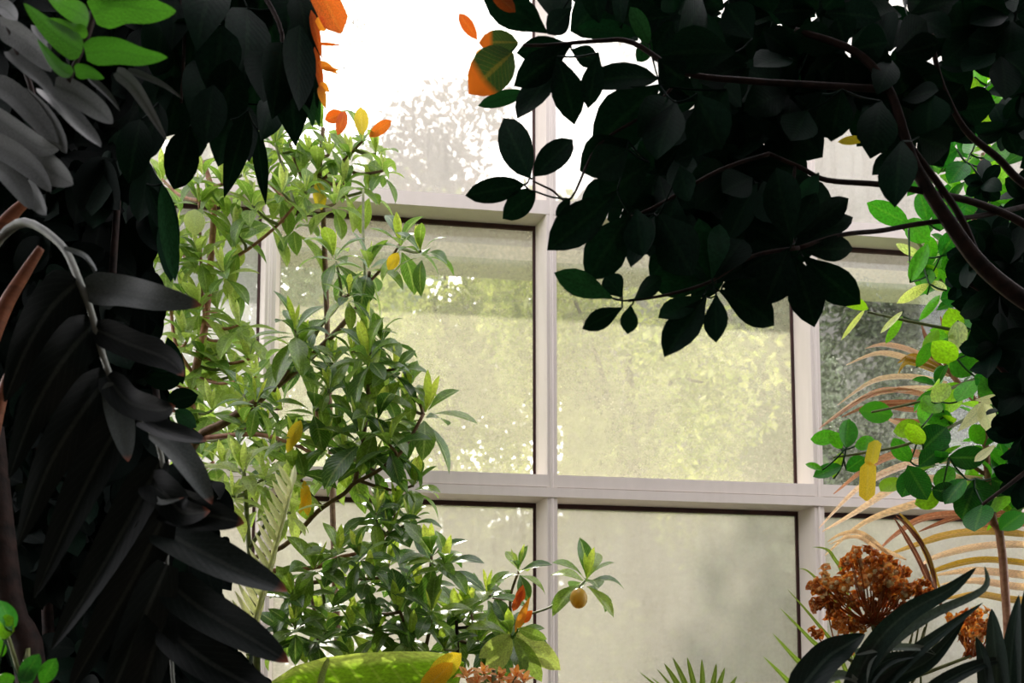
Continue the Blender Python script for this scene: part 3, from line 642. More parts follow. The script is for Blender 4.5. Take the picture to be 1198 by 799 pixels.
for x, y in ((1120,150),(1175,60),(1150,60),(1190,150),(1190,250),(1110,240),(1130,180),(1165,230),(1180,110),(1100,200),(1140,260),(1125,310),(1090,310),(1115,400),(1095,450),(1140,400),(1160,560),(1185,600),(1100,540),(1130,210),(1160,120),(1175,190),(1110,290),(1130,350),(1150,430),(1120,470),(1150,520),(1130,570),(1175,540),(1170,250),(1105,330),(1085,500),(1180,90),(1140,100)):
    m = MB(); whorl(m, P(x, y, 2.42+R.uniform(-.05,.1)), UP+rv(.5), .085, 8, -30, 60, .52, 'oval', .1, .9, 0, .1); m.build('leaf_sprig', M_ROUND, J)
singles(J, 'withered_leaf', [(1158,470,1120,505,16,.9),(1150,472,1160,510,18,.7),(1180,468,1140,468,12,.8),(1140,540,1165,520,10,.9)], 2.2, 'lance', .2, M_CREAM, 'withered cream leaf')

# dying palm with bleached pinkish leaflets
fK = foot(1290, 900, 2.65)
K = thing('palm', 'dying palm with bleached pink arching leaflets at the right of the glass', 'palm', fK)
trunk(K, 'trunk', fK, [(1285,830,2.65),(1270,720,2.65)], .05, .04, M_STEM)
def frond(parent, rpts, lls, w0=7, w1=3, mat=M_DRY, wpx=7.5, rm=M_REDST):
    fr = stem(parent, 'frond', rpts, w0, w1, rm)
    for pts, rnd in lls:
        m = MB(); C3 = [P(*p) if len(p) == 3 else P(p[0], p[1], 2.6) for p in pts]
        # a narrow folded ribbon following the arc
        out = []
        for i in range(len(C3)-1):
            p0, p1, p2, p3 = C3[max(i-1,0)], C3[i], C3[i+1], C3[min(i+2,len(C3)-1)]
            for k in range(5):
                t = k/5; out.append(.5*((2*p1)+(p2-p0)*t+(2*p0-5*p1+4*p2-p3)*t*t+(3*p1-p0-3*p2+p3)*t**3))
        out.append(C3[-1]); n0 = len(m.v); Nn = len(out)
        fx = facing(out[Nn//2], .35)
        for i, p in enumerate(out):
            dr = (out[min(i+1,Nn-1)]-out[max(i-1,0)]).normalized(); sd = dr.cross(fx).normalized(); nn = sd.cross(dr)
            t = i/(Nn-1); w = wpx/F*2.6*.5*min(1, t*4+.35)*min(1, (1-t)*2.2+.12)
            m.v += [p-sd*w+nn*w*.7, p, p+sd*w+nn*w*.7]
        for i in range(Nn-1):
            a = n0+i*3
            for q in (0, 1):
                m.quad((a+q, a+q+1, a+q+4, a+q+3), ((q*.5,i/Nn),(q*.5+.5,i/Nn),(q*.5+.5,(i+1)/Nn),(q*.5,(i+1)/Nn)), rnd)
        m.build('leaflet', mat, fr)
frond(K, [(1272,740,2.65),(1200,560,2.62),(1150,480,2.6),(1115,440,2.6),(1095,400,2.6)], [
  ([(1110,440),(1075,424),(1030,413),(990,427)], .75),([(1102,432),(1068,412),(1035,404),(1012,408)], .6),([(1108,448),(1060,441),(1020,447),(980,474)], .75),
  ([(1112,456),(1060,455),(1010,465),(960,499)], .72),([(1105,470),(1065,459),(1030,458),(1000,473),(958,502)], .5),([(1110,475),(1065,471),(1020,474),(985,488)], .3),
  ([(1095,482),(1060,480),(1035,477),(1005,484)], .4),([(1100,494),(1075,495),(1045,490)], .35),([(1092,500),(1060,498),(1035,488)], .6),
  ([(1112,440),(1095,425),(1085,400),(1078,380)], .1),([(1120,450),(1112,420),(1105,390),(1100,370)], .15),([(1100,436),(1080,428),(1060,424),(1050,438)], .92),([(1105,436),(1070,417),(1050,425)], .9)], 9, 5, wpx=6.5)
frond(K, [(1270,740,2.65),(1240,690,2.5),(1225,640,2.45),(1200,590,2.42),(1130,540,2.4)], [
  ([(1130,540,2.4),(1080,541,2.45),(1040,552,2.5),(1000,575,2.55),(958,618,2.58)], .7),([(1110,538,2.4),(1060,530,2.45),(1020,543,2.5),(975,578,2.55)], .5),
  ([(1150,560,2.4),(1100,560,2.45),(1055,566,2.5),(1000,600,2.55),(962,622,2.58)], .75),([(1190,590,2.42),(1120,578,2.45),(1070,590,2.5),(1010,612,2.52),(965,650,2.55)], .78),
  ([(1210,603,2.42),(1140,602,2.45),(1085,606,2.5),(1050,625,2.52),(1024,648,2.55)], .4),([(1215,628,2.42),(1160,622,2.45),(1110,626,2.5),(1070,638,2.52),(1034,651,2.55)], .88),
  ([(1220,640,2.42),(1180,638,2.45),(1135,642,2.5),(1090,654,2.52),(1078,664,2.55)], .76),([(1220,664,2.42),(1180,658,2.45),(1140,657,2.5),(1095,668,2.52),(1075,680,2.55)], .9),
  ([(1222,676,2.42),(1170,670,2.45),(1130,668,2.5),(1090,674,2.52)], .78),([(1225,690,2.42),(1180,686,2.45),(1140,680,2.5),(1100,684,2.52)], .78),
  ([(1228,705,2.42),(1180,702,2.45),(1140,696,2.5),(1100,702,2.52)], .88),([(1225,598,2.42),(1180,590,2.45),(1120,605,2.5),(1075,622,2.52)], .2),([(1228,612,2.4),(1180,612,2.45),(1140,616,2.5)], .3)], 9, 4, wpx=8.5)
frond(K, [(1270,760,2.65),(1180,770,2.5),(1110,720,2.45),(1082,660,2.45)], [
  ([(1095,690,2.45),(1085,650,2.45),(1065,620,2.45),(1048,603,2.46)], .05),([(1090,690,2.45),(1075,655,2.45),(1058,625,2.45),(1046,606,2.46)], .05),([(1100,690,2.45),(1080,640,2.45),(1062,612,2.46),(1052,600,2.46)], .95),
  ([(1060,655,2.45),(1025,640,2.46),(1000,628,2.47),(970,637,2.48)], .78),([(1045,655,2.45),(1010,625,2.46),(985,625,2.47),(968,634,2.48)], .8)], 6, 3, wpx=5)

# dried orange flower heads
fL = foot(1040, 900, 2.05)
L_ = thing('flowering_shrub', 'plant with large dried orange-brown flower heads at the bottom right', 'plant', fL)
trunk(L_, 'stem', fL, [(1040,860,2.05),(1042,800,2.05)], .012, .007, M_GRST)
def head(name, cx, cy, rx, ry, d, nst, per, lab):
    m0 = MB(); m0.tube([P(1042,802,2.05), P((cx+1042)/2, (cy+ry+800)/2, (d+2.05)/2), P(cx, cy+ry*.9, d)], .006, .004, 6); st = m0.build(name, M_GRST, L_); st['label'] = lab
    for i in range(nst):
        a = R.uniform(0, 6.28); rr = math.sqrt(R.uniform(.04, 1)); x = cx+math.cos(a)*rx*rr; y = cy+math.sin(a)*ry*rr
        dd = d + R.uniform(-.07, .07)
        C = P(x, y, dd); m1 = MB(); m1.tube([P(cx+R.uniform(-8,8), cy+ry*.9, d), P((cx+x)/2, (y+cy+ry)/2+4, (dd+d)/2), C], .0022, .0014, 5, rnd=.3)
        tone = max(0, min(1, .35+R.uniform(-.35,.4)+ (.15 if y < cy else 0)))
        for j in range(per):
            c = C + rv(.017); ax = (UP*.6+rv(1)).normalized(); q0 = R.uniform(0, 6.28)
            e1 = ax.orthogonal().normalized(); e2 = ax.cross(e1)
            for k in range(5):
                q = q0+k*1.2566; dr = (e1*math.cos(q)+e2*math.sin(q)+ax*.45).normalized()
                m1.leaf(c, c+dr*R.uniform(.012,.019), .014, ax, 'oval', .15, .3, max(0,min(1,tone+R.uniform(-.2,.2))), 4)
            m1.ball(c, .006, min(1, tone+.3), 1, 4, 6)
        m1.build('floret_sprig', M_FLORET, st)
head('flower_head', 1020, 692, 68, 42, 2.0, 62, 6, 'large dried orange flower head')
head('flower_head', 980, 735, 28, 30, 2.02, 8, 3, 'sparse drooping part of the dried flower head')
head('flower_head', 1136, 742, 26, 28, 2.05, 14, 5, 'smaller dark red-brown flower head')
for i in range(16):
    x = R.uniform(1010, 1120); m = MB(); m.tube([P(1042+R.uniform(-20,40), 830, 2.08), P((x+1050)/2, 780, 2.06), P(x, R.uniform(715,745), 2.04)], .0035, .002, 5); m.build('flower_stalk', M_GRST, L_)

# dark strap-leaved plant in front
fM = foot(1010, 860, 1.6)
Mp = thing('strap_leaved_plant', 'dark plant with long pointed strap leaves in the bottom right corner', 'plant', fM)
trunk(Mp, 'stem', fM, [(1000,850,1.6)], .014, .010, M_GRST)
def strap(parent, name, pts, wpx, rnd, mat, d=1.6, seg=5, fx=None, fold=.35, ex=2.6):
    C3 = [P(p[0], p[1], p[2] if len(p) > 2 else d) for p in pts]; out = []
    for i in range(len(C3)-1):
        p0, p1, p2, p3 = C3[max(i-1,0)], C3[i], C3[i+1], C3[min(i+2,len(C3)-1)]
        for k in range(seg):
            t = k/seg; out.append(.5*((2*p1)+(p2-p0)*t+(2*p0-5*p1+4*p2-p3)*t*t+(3*p1-p0-3*p2+p3)*t**3))
    out.append(C3[-1]); m = MB(); Nn = len(out); fx = fx or facing(out[Nn//2], .3)
    for i, p in enumerate(out):
        dr = (out[min(i+1,Nn-1)]-out[max(i-1,0)]).normalized(); sd = dr.cross(fx).normalized(); nn = sd.cross(dr)
        t = i/(Nn-1); w = wpx/F*d*.5*min(1, t*3+.55)*(max(0, 1-t**ex)+.02)
        for u in (-1,-.5,0,.5,1): m.v.append(p+sd*(u*w)+nn*(abs(u)*w*fold))
    for i in range(Nn-1):
        for k in range(4):
            a = i*5+k; m.quad((a,a+1,a+6,a+5), ((k/4,i/Nn),((k+1)/4,i/Nn),((k+1)/4,(i+1)/Nn),(k/4,(i+1)/Nn)), rnd)
    return m.build(name, mat, parent)
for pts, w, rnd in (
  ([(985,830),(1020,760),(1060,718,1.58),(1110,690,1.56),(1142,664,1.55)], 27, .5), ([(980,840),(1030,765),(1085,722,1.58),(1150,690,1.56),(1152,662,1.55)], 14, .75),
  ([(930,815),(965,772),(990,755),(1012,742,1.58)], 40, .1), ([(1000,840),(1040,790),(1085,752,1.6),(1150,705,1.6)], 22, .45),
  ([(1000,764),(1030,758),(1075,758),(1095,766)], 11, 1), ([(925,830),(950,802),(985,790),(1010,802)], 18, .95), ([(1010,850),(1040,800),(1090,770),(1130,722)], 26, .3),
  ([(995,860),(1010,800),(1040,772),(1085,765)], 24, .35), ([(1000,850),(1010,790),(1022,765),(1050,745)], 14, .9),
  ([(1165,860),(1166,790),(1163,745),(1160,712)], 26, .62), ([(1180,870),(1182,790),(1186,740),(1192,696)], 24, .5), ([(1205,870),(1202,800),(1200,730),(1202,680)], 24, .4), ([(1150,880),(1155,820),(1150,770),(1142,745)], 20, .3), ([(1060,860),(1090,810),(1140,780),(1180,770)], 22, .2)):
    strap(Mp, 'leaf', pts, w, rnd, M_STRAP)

# grass-like seedlings and a fan palm at the foot of the glass
fN = foot(990, 880, 2.3)
Np = thing('palm_seedling', 'tuft of thin arching green blades in front of the right mullion', 'plant', fN)
trunk(Np, 'stem', fN, [(992,850,2.3)], .008, .006, M_GRST)
for pts, w, r in (([(1010,850),(983,768),(955,728),(921,689)], 5, .0), ([(1000,850),(968,772),(945,745),(912,711)], 6.5, .6), ([(990,850),(955,795),(930,770),(904,741)], 8, .8), ([(985,850),(950,830),(925,800),(893,768)], 9, .9),
                  ([(1010,850),(990,690),(975,652),(965,642),(950,640)], 4.5, .2), ([(1010,850),(985,720),(962,685),(945,668),(934,665)], 3.5, .1), ([(1000,860),(940,820),(915,808),(905,800)], 8, .8)):
    strap(Np, 'blade', pts, w, r, M_GRASS, 2.3)
fO = foot(822, 900, 2.7)
Op = thing('fan_palm', 'tips of a small green fan palm at the bottom edge below the large pane', 'palm', fO)
trunk(Op, 'petiole', fO, [(822,880,2.7),(822,850,2.7)], .01, .008, M_GRST)
m = MB(); m.ball(P(822,852,2.7), .014); fan = m.build('fan', M_GRST, Op)
for x, y in ((748,786),(762,792),(777,776),(787,769),(804,769),(821,771),(838,776),(848,781),(862,791),(874,798),(768,782)):
    strap(fan, 'leaflet', [(822,852),((822+x*2)/3+1,(852+y*2)/3),(x,y)], 8 if x > 770 else 4, R.uniform(.3,1), M_GRASS, 2.7)

# ================================================================ foreground, left
# dark palm-like plant, frond by frond, leaflets one by one
fQ = foot(60, 900, 1.5)
Q = thing('broad_frond_palm', 'dark palm in the left foreground with broad grey-edged leaflets on a hanging frond', 'palm', fQ)
trunk(Q, 'trunk', fQ, [(40,880,1.6),(10,700,1.6),(-10,500,1.6)], .035, .022, M_BARK)
fr1 = stem(Q, 'frond', [(-10,500,1.6),(-20,330,1.5),(20,262,1.42),(70,285,1.38),(95,335,1.36),(108,370,1.36),(125,430,1.36),(150,478,1.36),(185,520,1.36),(194,600,1.36),(196,700,1.36),(205,830,1.36)], 10, 4, M_RACHIS)
LEAFL = [ # points, breadth, shade
  ([(100,338),(140,342),(185,350),(236,357)], 37, .78), ([(136,448),(139,475),(145,508),(150,540)], 32, .95), ([(184,506),(205,525),(228,556),(248,590)], 34, .88),
  ([(172,560),(195,580),(215,600),(246,598)], 40, .15), ([(186,585),(215,596),(250,604),(286,612)], 44, .1), ([(186,618),(225,640),(280,668),(336,692)], 52, .55),
  ([(196,680),(235,712),(290,745),(338,775)], 50, .4), ([(196,735),(230,765),(280,795),(325,815)], 52, .1), ([(125,440),(150,470),(185,480),(205,475)], 34, .12),
  ([(112,385),(150,402),(195,420),(215,440)], 34, .05), ([(150,480),(185,500),(215,510),(242,516)], 26, .1), ([(166,590),(175,580),(190,588),(215,582)], 8, .9),
  ([(92,330),(60,360),(30,410),(5,470)], 46, .1), ([(110,380),(75,420),(40,480),(10,560)], 46, .15), ([(128,440),(90,490),(55,550),(20,640)], 46, .1),
  ([(150,480),(115,540),(80,610),(40,700)], 46, .15), ([(188,540),(150,610),(110,680),(60,760)], 46, .2), ([(194,600),(160,670),(120,740),(80,810)], 46, .12),
  ([(196,660),(165,730),(140,790),(120,830)], 44, .2), ([(198,710),(180,760),(165,810),(155,840)], 44, .2), ([(75,290),(100,300),(112,318),(98,300)], 6, .9)]
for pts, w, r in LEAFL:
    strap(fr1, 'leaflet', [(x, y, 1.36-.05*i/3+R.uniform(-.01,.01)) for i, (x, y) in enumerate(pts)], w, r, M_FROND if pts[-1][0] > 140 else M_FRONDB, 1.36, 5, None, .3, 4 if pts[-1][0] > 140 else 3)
for pts in ([(-20,420),(5,360),(30,318),(48,290)], [(-30,310),(0,268),(20,245),(36,232)], [(-10,520),(5,455),(20,425),(42,402)]):
    stem(Q, 'petiole', [(x, y, 1.45) for x, y in pts], 20 if pts[0][1] != 520 else 14, 8, M_BROWN)
# grey dry fan of leaflets, upper left
fr2 = stem(Q, 'frond', [(-20,330,1.5),(-60,180,1.4),(-40,60,1.32),(-5,10,1.3),(20,60,1.3),(40,120,1.3),(36,190,1.3)], 9, 5, M_BARK)
for pts, w, r in (([(0,30),(25,45),(48,66),(60,84)], 34, .55), ([(10,60),(30,78),(50,95),(62,112)], 24, .35), ([(64,100),(90,112),(115,130),(132,145)], 34, .6), ([(50,105),(72,125),(95,150),(118,172)], 34, .3), ([(20,110),(45,130),(65,155),(78,180)], 30, .35),
                  ([(-10,95),(20,115),(45,142),(68,172)], 34, .45), ([(-15,130),(20,155),(48,172),(72,172)], 30, .65), ([(-15,165),(15,180),(40,200),(60,225)], 34, .4), ([(32,185),(50,195),(68,206),(86,216)], 42, .7), ([(30,215),(38,228),(46,240),(54,252)], 26, .6), ([(-10,190),(10,205),(25,225),(35,245)], 34, .45), ([(40,30),(48,45),(55,55),(60,52)], 14, .9), ([(-10,5),(5,10),(14,18),(20,24)], 24, .9)):
    strap(fr2, 'leaflet', [(x, y, 1.30-.03*i/3) for i, (x, y) in enumerate(pts)], w*.8, r, M_GREY, 1.3, 5, None, .3, 5)
o = None
for pts, w, r in (([(136,84),(155,100),(175,130),(196,166)], 17, .85), ([(105,92),(120,105),(132,118),(140,130)], 10, .2), ([(150,82),(175,92),(195,102),(214,116)], 8, .3)):
    strap(fr2, 'leaflet', [(x, y, 1.28) for x, y in pts], w, r, M_GREY, 1.28)
# bright green fern frond above it
fS = foot(-160, 900, 1.7)
Sf = thing('fern', 'bright green fern frond hanging into the top left corner', 'fern', fS)
trunk(Sf, 'stem', fS, [(-160,300,1.5),(-120,-60,1.4),(60,-160,1.3),(110,-60,1.25)], .012, .008, M_BARK)
fr3 = stem(Sf, 'frond', [(110,-60,1.25),(112,-5,1.24),(104,35,1.24),(92,65,1.24),(80,95,1.24)], 9, 5, M_BARK)
for pts, w, r in (([(108,16),(140,6),(175,12),(206,13)], 38, .6), ([(100,62),(135,60),(165,66),(196,67)], 27, .35), ([(88,84),(100,84),(112,88),(122,92)], 15, .3), ([(110,-14),(140,-20),(170,-20),(190,-25)], 30, .6),
                  ([(96,60),(78,50),(55,32),(28,4)], 30, .5), ([(104,24),(90,14),(70,4),(50,-12)], 26, .6), ([(84,88),(70,80),(58,66),(44,46)], 18, .3), ([(102,36),(88,36),(72,28),(56,22)], 14, .95)):
    strap(fr3, 'leaflet', [(x, y, 1.22) for x, y in pts], w, r, M_FERN, 1.22, 5, None, .2)
# overhanging branch of dark hanging leaves
fU = foot(-330, 900, 1.9)
U = thing('drooping_tree', 'dark tree whose drooping leaves hang into the view top left, with flare orange painted at its edge', 'tree', fU)
trunk(U, 'trunk', fU, [(-320,400,1.9),(-260,0,1.85),(-120,-180,1.8)], .05, .025, M_BARK)
for pts in ([(-120,-180,1.8),(60,-150,1.75),(200,-60,1.7),(300,-20,1.7),(352,0,1.7),(362,40,1.7)], [(200,-60,1.7),(215,20,1.7),(212,120,1.72)], [(300,-20,1.7),(330,40,1.7),(320,110,1.72)], [(200,-60,1.7),(260,60,1.72),(265,150,1.74)], [(352,0,1.7),(385,-14,1.68)]):
    stem(U, 'branch', pts, 7, 3, M_BARK)
for rows_ in ([(340,60,346,172,52),(352,30,350,130,40),(330,50,318,140,44),(310,60,308,120,44),(345,90,368,145,24,.95)],
              [(300,150,311,240,17),(318,120,305,165,30),(290,130,262,232,26),(280,120,292,190,34),(270,140,255,195,34)],
              [(222,150,203,222,36),(235,120,225,190,36),(215,90,195,160,40),(250,100,240,170,40),(205,60,200,130,44)],
              [(230,20,215,100,48),(260,30,250,120,50),(290,10,285,110,50),(320,10,310,90,50),(250,-20,230,60,50),(280,-20,270,60,50),(310,-30,300,50,50),(340,-10,335,60,44),(210,-20,200,60,46)],
              [(240,70,232,150,44),(270,70,262,150,46),(300,80,292,160,46),(325,70,330,130,40),(190,20,180,90,40),(195,80,172,150,34)],
              [(180,205,192,300,26),(175,190,162,260,30),(190,215,205,330,20,.9),(172,215,200,280,24),(165,140,150,215,36),(185,120,170,190,36)]):
    sprays(U, 'leaf_cluster', rows_, M_DARK, 1.70, 'lance' if R.random() < .3 else 'oval', .08, 0, .6, .3)
singles(U, 'orange_leaf', [(366,-30,399,39,30,.55),(372,20,380,36,10,.95)], 1.66, 'blunt', .1, M_ORANGE, 'translucent leaf painted orange for sun flare, against the bright sky')  # orange here is sun flare put into the leaf colour
sprays(U, 'leaf_cluster', [(352,10,366,108,34,.3),(358,40,372,128,24,.4),(350,-5,362,60,34,.2)], M_DARK, 1.69, 'lance', .01, tilt=.2)
singles(U, 'orange_leaf', [(364,12,377,70,10,.1),(368,55,379,118,9,.35),(372,72,396,87,8,.8),(376,80,398,82,5,.9),(374,97,386,108,8,.95),(370,51,400,53,3.5,.3),(374,100,381,128,9,.9)], 1.66, 'lance', .2, M_ORANGE, 'narrow orange sliver painting the backlit rim of a dark leaf')  # slivers added to paint the orange backlit rim of the dark leaves
sprays(U, 'leaf_cluster', [(358,80,366,150,22,.95),(366,95,374,150,14,1)], M_DARK, 1.72, 'lance', .01, tilt=.2)

# dense dark thicket behind the palm
fV = foot(110, 900, 1.9)
V = thing('thicket_shrub', 'almost black dense shrub filling the left side behind the hanging frond', 'shrub', fV)
for i, pts in enumerate(([(60,860,1.9),(50,600,1.9),(40,350,1.9),(60,200,1.88)], [(140,860,1.9),(150,600,1.9),(130,400,1.9),(140,200,1.9)], [(220,860,1.95),(215,740,1.95),(200,600,1.93),(175,400,1.92)])):
    trunk(V, 'stem', fV, pts, .016, .007, M_BARK)
def edge(y):
    k = [(-60,300),(60,270),(100,190),(170,165),(210,185),(250,200),(320,192),(400,188),(430,200),(470,190),(520,215),(560,248),(610,262),(660,262),(720,275),(800,300)]
    for (y0, x0), (y1, x1) in zip(k[:-1], k[1:]):
        if y <= y1: return x0+(x1-x0)*max(0,(y-y0))/(y1-y0)
    return 300
cells = []
y = -30
while y < 860:
    x = -20
    e = edge(y)
    while x < e-22:
        cells.append((x+R.uniform(-14,14), y+R.uniform(-14,14))); x += 36
    y += 34
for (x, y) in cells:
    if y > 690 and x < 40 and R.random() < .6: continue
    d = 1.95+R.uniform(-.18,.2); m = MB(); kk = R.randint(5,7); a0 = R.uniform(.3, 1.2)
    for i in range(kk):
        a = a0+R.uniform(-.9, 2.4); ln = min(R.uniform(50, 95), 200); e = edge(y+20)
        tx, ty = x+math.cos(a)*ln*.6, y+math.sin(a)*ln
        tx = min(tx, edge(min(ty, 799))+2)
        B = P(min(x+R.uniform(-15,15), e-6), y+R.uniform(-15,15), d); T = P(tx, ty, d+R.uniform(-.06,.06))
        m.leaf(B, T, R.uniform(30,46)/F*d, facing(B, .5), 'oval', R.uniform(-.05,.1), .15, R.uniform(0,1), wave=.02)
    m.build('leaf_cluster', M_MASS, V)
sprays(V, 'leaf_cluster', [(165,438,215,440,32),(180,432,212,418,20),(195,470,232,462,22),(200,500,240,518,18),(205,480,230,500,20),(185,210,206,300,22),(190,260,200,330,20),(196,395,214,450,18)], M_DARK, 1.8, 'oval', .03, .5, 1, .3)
# green seedling leaves low in the corner
fW = foot(30, 900, 1.5)
W = thing('seedling', 'small bright green leaves glimpsed low in the bottom left corner', 'plant', fW)
trunk(W, 'stem', fW, [(30,860,1.42),(25,800,1.42),(8,740,1.42)], .006, .003, M_GRST)
sprays(W, 'leaf_sprig', [(14,738,0,702,22,.4),(10,742,-12,738,24,.8),(6,748,2,718,22,.8),(24,800,46,765,20,.4),(48,800,66,770,18,.5),(36,800,28,778,18,.3),(0,770,-6,745,18,.7),(-4,800,18,792,16,.7),(4,730,16,722,14,.8)], M_ROUND, 1.3, 'oval', .01, tilt=.3)

# ================================================================ outside the glass
def tree(name, label, px, py, Y, rx, rz, mat, nleaf, size, shape='round', seed=0, rlo=0, rhi=1, cat='tree', group=None, nb=6):
    rr = random.Random(seed); c = PY(px, py, Y)
    root = thing(name, label, cat, (c.x, c.y, -.05), group)
    m = MB(); m.tube([Vector((c.x, c.y, -.05)), Vector((c.x+.1, c.y, c.z*.5)), Vector((c.x, c.y, c.z+rz*.3))], .12, .05, 7); m.build('trunk', M_BARK, root)
    m = MB()
    blobs = [(rr.uniform(-.6,.6), rr.uniform(-.5,.5), rr.uniform(-.75,.75), rr.uniform(.32,.55)) for _ in range(16)]
    for i in range(nleaf):
        if shape == 'cone':
            t = rr.random()**.7; q = rr.uniform(0, 6.28); r_ = t*rx*rr.uniform(.5,1)
            p = Vector((c.x+math.cos(q)*r_, c.y+math.sin(q)*r_, c.z+rz-2*rz*t))
        else:
            b = rr.choice(blobs); u = Vector((rr.gauss(0,1), rr.gauss(0,1), rr.gauss(0,1))).normalized()*(rr.uniform(.55,1)*b[3])
            p = Vector((c.x+(b[0]+u.x)*rx, c.y+(b[1]+u.y)*rx, c.z+(b[2]+u.z)*rz))
        ax = Vector((rr.uniform(-1,1), rr.uniform(-1,1), rr.uniform(-1,.3))).normalized()
        nn = Vector((rr.uniform(-1,1), rr.uniform(-1,1), rr.uniform(0,1)))
        l = size*rr.uniform(.6,1.4)
        m.leaf(p, p+ax*l, l*.5, nn, 'oval', .05, .2, rlo+(rhi-rlo)*rr.random(), 2)
    m.build('crown', mat, root)
    m = MB()
    for i in range(nb):
        b = blobs[i]; m.tube([Vector((c.x, c.y, c.z-rz*.6)), Vector((c.x+b[0]*rx*.5, c.y+b[1]*rx*.5, c.z+b[2]*rz*.3)), Vector((c.x+b[0]*rx, c.y+b[1]*rx, c.z+b[2]*rz))], .04, .012, 5)
    m.build('branches', M_BARK, root)
    return root
tree('garden_tree', 'sunny yellow-green tree outside, straight behind the large middle pane', 735, 470, 9.0, 1.75, 1.75, M_HEDGE, 12000, .115, seed=1)
tree('garden_tree', 'bright green tree outside behind the pane left of the central mullion', 520, 430, 13.0, 2.1, 3.0, M_HEDGE, 12000, .17, seed=2)
tree('garden_tree', 'tall grey-green tree outside, faint behind the leafy shrub and left pane', 330, 430, 18.0, 3.6, 4.4, M_FADED, 5200, .36, seed=3)
tree('garden_tree', 'hazy grey tree outside at the far left, behind the slender shrub', 180, 400, 10.8, 1.6, 2.4, M_FADED, 6000, .20, seed=13)
tree('evergreen_tree', 'dark evergreen outside behind the right-hand panes', 1075, 470, 9.2, 1.45, 2.3, M_EVERG, 14000, .105, seed=4)
tree('evergreen_tree', 'dim grey-green evergreen outside beside the right mullion', 905, 420, 13.0, 1.2, 2.9, M_FADED, 9000, .15, seed=5, rhi=.3)
tree('evergreen_tree', 'dark evergreen outside at the far right, behind the palm', 1180, 430, 13.5, 2.0, 3.4, M_EVERG, 11000, .17, seed=6)
tree('blossom_tree', 'faint pinkish bare-twigged tree outside the upper left pane', 520, 180, 21.5, 1.9, 1.8, M_PINK, 1500, .26, seed=7, nb=16)
tree('garden_shrub', 'pale green bush outside low behind the lower panes', 600, 690, 5.6, .95, .62, M_HEDGE, 2600, .15, seed=8, cat='shrub', nb=4)
tree('garden_shrub', 'grey-green bush outside low behind the lower right panes', 960, 700, 5.6, .95, .62, M_FADED, 2200, .15, seed=9, cat='shrub', nb=4)
tree('garden_shrub', 'grey bush outside low behind the lower left panes', 240, 680, 5.6, .95, .75, M_FADED, 2200, .15, seed=10, cat='shrub', nb=4)
tree('garden_tree', 'distant pale green tree glimpsed outside between the shrub top and the green tree', 440, 420, 27.2, 2.6, 5.6, M_HEDGE, 6000, .42, seed=21, rlo=0, rhi=.6)
hg = MB(); rh = random.Random(5)
for i in range(5200):
    p = Vector((rh.uniform(-16, 17), 30.5+rh.uniform(-.8,.8), rh.uniform(0, 10.5+math.sin(i*.37)*.4)))
    hg.leaf(p, p+Vector((rh.uniform(-1,1), rh.uniform(-1,.3), rh.uniform(-1,.6))).normalized()*.62, .42, Vector((rh.uniform(-1,1),-1,rh.uniform(-.3,1))), 'oval', .05, .2, rh.random(), 2)
ho = hg.build('hedge', M_FADED); ho['label'] = 'tall hazy grey-green hedge in the distance outside, seen low through the dirty lower panes'; ho['category'] = 'hedge'
# neighbouring glasshouse roof
gb = PY(820, 250, 16.5)
GH = thing('glasshouse', 'pale glasshouse wing outside with sloping roof bars, behind the upper panes', 'building', (gb.x, gb.y, -.02))
def pl(px, py, Y): return PY(px, py, Y)
m = MB(); z0 = pl(820, 262, 16.5).z; x0, x1 = pl(660, 262, 16.5).x, pl(1300, 262, 16.5).x
m.box((x0, 16.5, -.02), (x1, 16.8, z0)); m.build('wall', M_ROOFP, GH, smooth=False)
m = MB(); n0 = 0; z1 = z0+7.0
for p in ((x0,16.4,z0),(x1,16.4,z0),(x1+4,20.5,z1),(x0+4,20.5,z1),(x0,16.4,z0-.06),(x1,16.4,z0-.06),(x1+4,20.5,z1-.06),(x0+4,20.5,z1-.06)): m.v.append(Vector(p))
for q in ((0,1,2,3),(7,6,5,4),(0,4,5,1),(1,5,6,2),(2,6,7,3),(3,7,4,0)): m.quad(q, ((0,0),(1,0),(1,1),(0,1)), .5)
rf = m.build('roof', M_ROOFP, GH, smooth=False)
k = 0; xx = x0+.3
while xx < x1:
    m = MB(); m.beam(Vector((xx, 16.34, z0+.05)), Vector((xx+4, 20.5, z1+.05)), .13, .14); m.build('roof_bar', M_ROOFB, rf, smooth=False); xx += .8
m = MB(); m.beam(Vector((x0-.1, 16.34, z0)), Vector((x1+.1, 16.34, z0)), .3, .3); m.build('eave', M_GUTTER, rf, smooth=False)

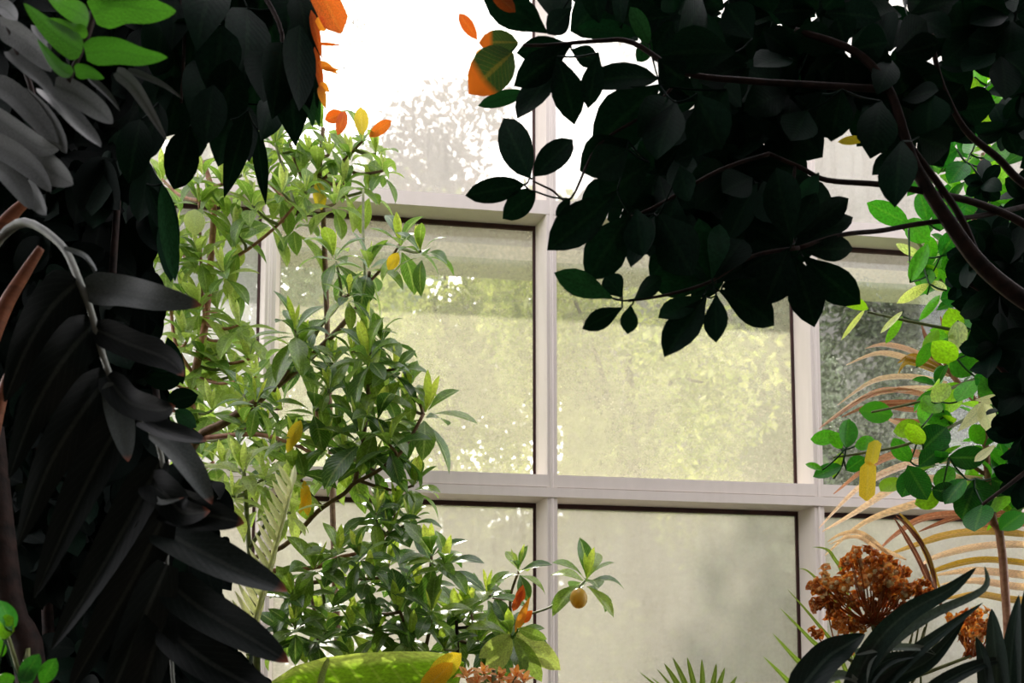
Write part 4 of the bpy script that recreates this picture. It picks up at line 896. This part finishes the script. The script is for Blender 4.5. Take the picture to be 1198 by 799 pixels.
# ================================================================ light, sky, camera
w = bpy.data.worlds.new('World'); S.world = w; w.use_nodes = True
nt = w.node_tree; nt.nodes.clear()
sd = ray(440, -25).normalized()
elev = math.asin(sd.z); azi = math.atan2(sd.x, sd.y)
sky = nt.nodes.new('ShaderNodeTexSky'); sky.sky_type = 'NISHITA'; sky.sun_disc = False
sky.sun_elevation = elev; sky.sun_rotation = azi; sky.air_density = 1.0; sky.dust_density = 1.2; sky.ozone_density = 1.0
hs = nt.nodes.new('ShaderNodeHueSaturation'); hs.inputs['Saturation'].default_value = .2
bg = nt.nodes.new('ShaderNodeBackground'); bg.inputs[1].default_value = SKY
wo = nt.nodes.new('ShaderNodeOutputWorld')
nt.links.new(sky.outputs[0], hs.inputs['Color']); wm = nt.nodes.new('ShaderNodeMix'); wm.data_type = 'RGBA'; wm.blend_type = 'MULTIPLY'; wm.inputs[0].default_value = 1; wm.inputs[7].default_value = (1.06, .985, .95, 1)
nt.links.new(hs.outputs[0], wm.inputs[6]); nt.links.new(wm.outputs[2], bg.inputs[0]); nt.links.new(bg.outputs[0], wo.inputs[0])
sl = bpy.data.lights.new('sun', 'SUN'); sl.energy = SUN; sl.angle = math.radians(1.2); sl.color = (1.0, .93, .80)
so = bpy.data.objects.new('sun', sl); COL.objects.link(so); so.rotation_euler = (-sd).to_track_quat('-Z', 'Y').to_euler(); so.location = sd*20

cd = bpy.data.cameras.new('camera'); co = bpy.data.objects.new('camera', cd); COL.objects.link(co)
cd.sensor_fit = 'HORIZONTAL'; cd.sensor_width = 36; cd.lens = 36*F/1198
cd.shift_y = (CY-399.5)/1198; cd.clip_start = .05; cd.clip_end = 300
co.location = CAM; co.rotation_euler = (math.pi/2+PIT, 0, -YAW)
cd.dof.use_dof = True; cd.dof.focus_distance = 2.3; cd.dof.aperture_fstop = cd.lens/1000/.007
S.camera = co
S.view_settings.view_transform = 'Standard'; S.view_settings.look = 'None'
S.view_settings.gamma = 1; S.view_settings.use_curve_mapping = False
S.view_settings.exposure = EXPO
S.cycles.max_bounces = 10; S.cycles.transparent_max_bounces = 12; S.cycles.diffuse_bounces = 5
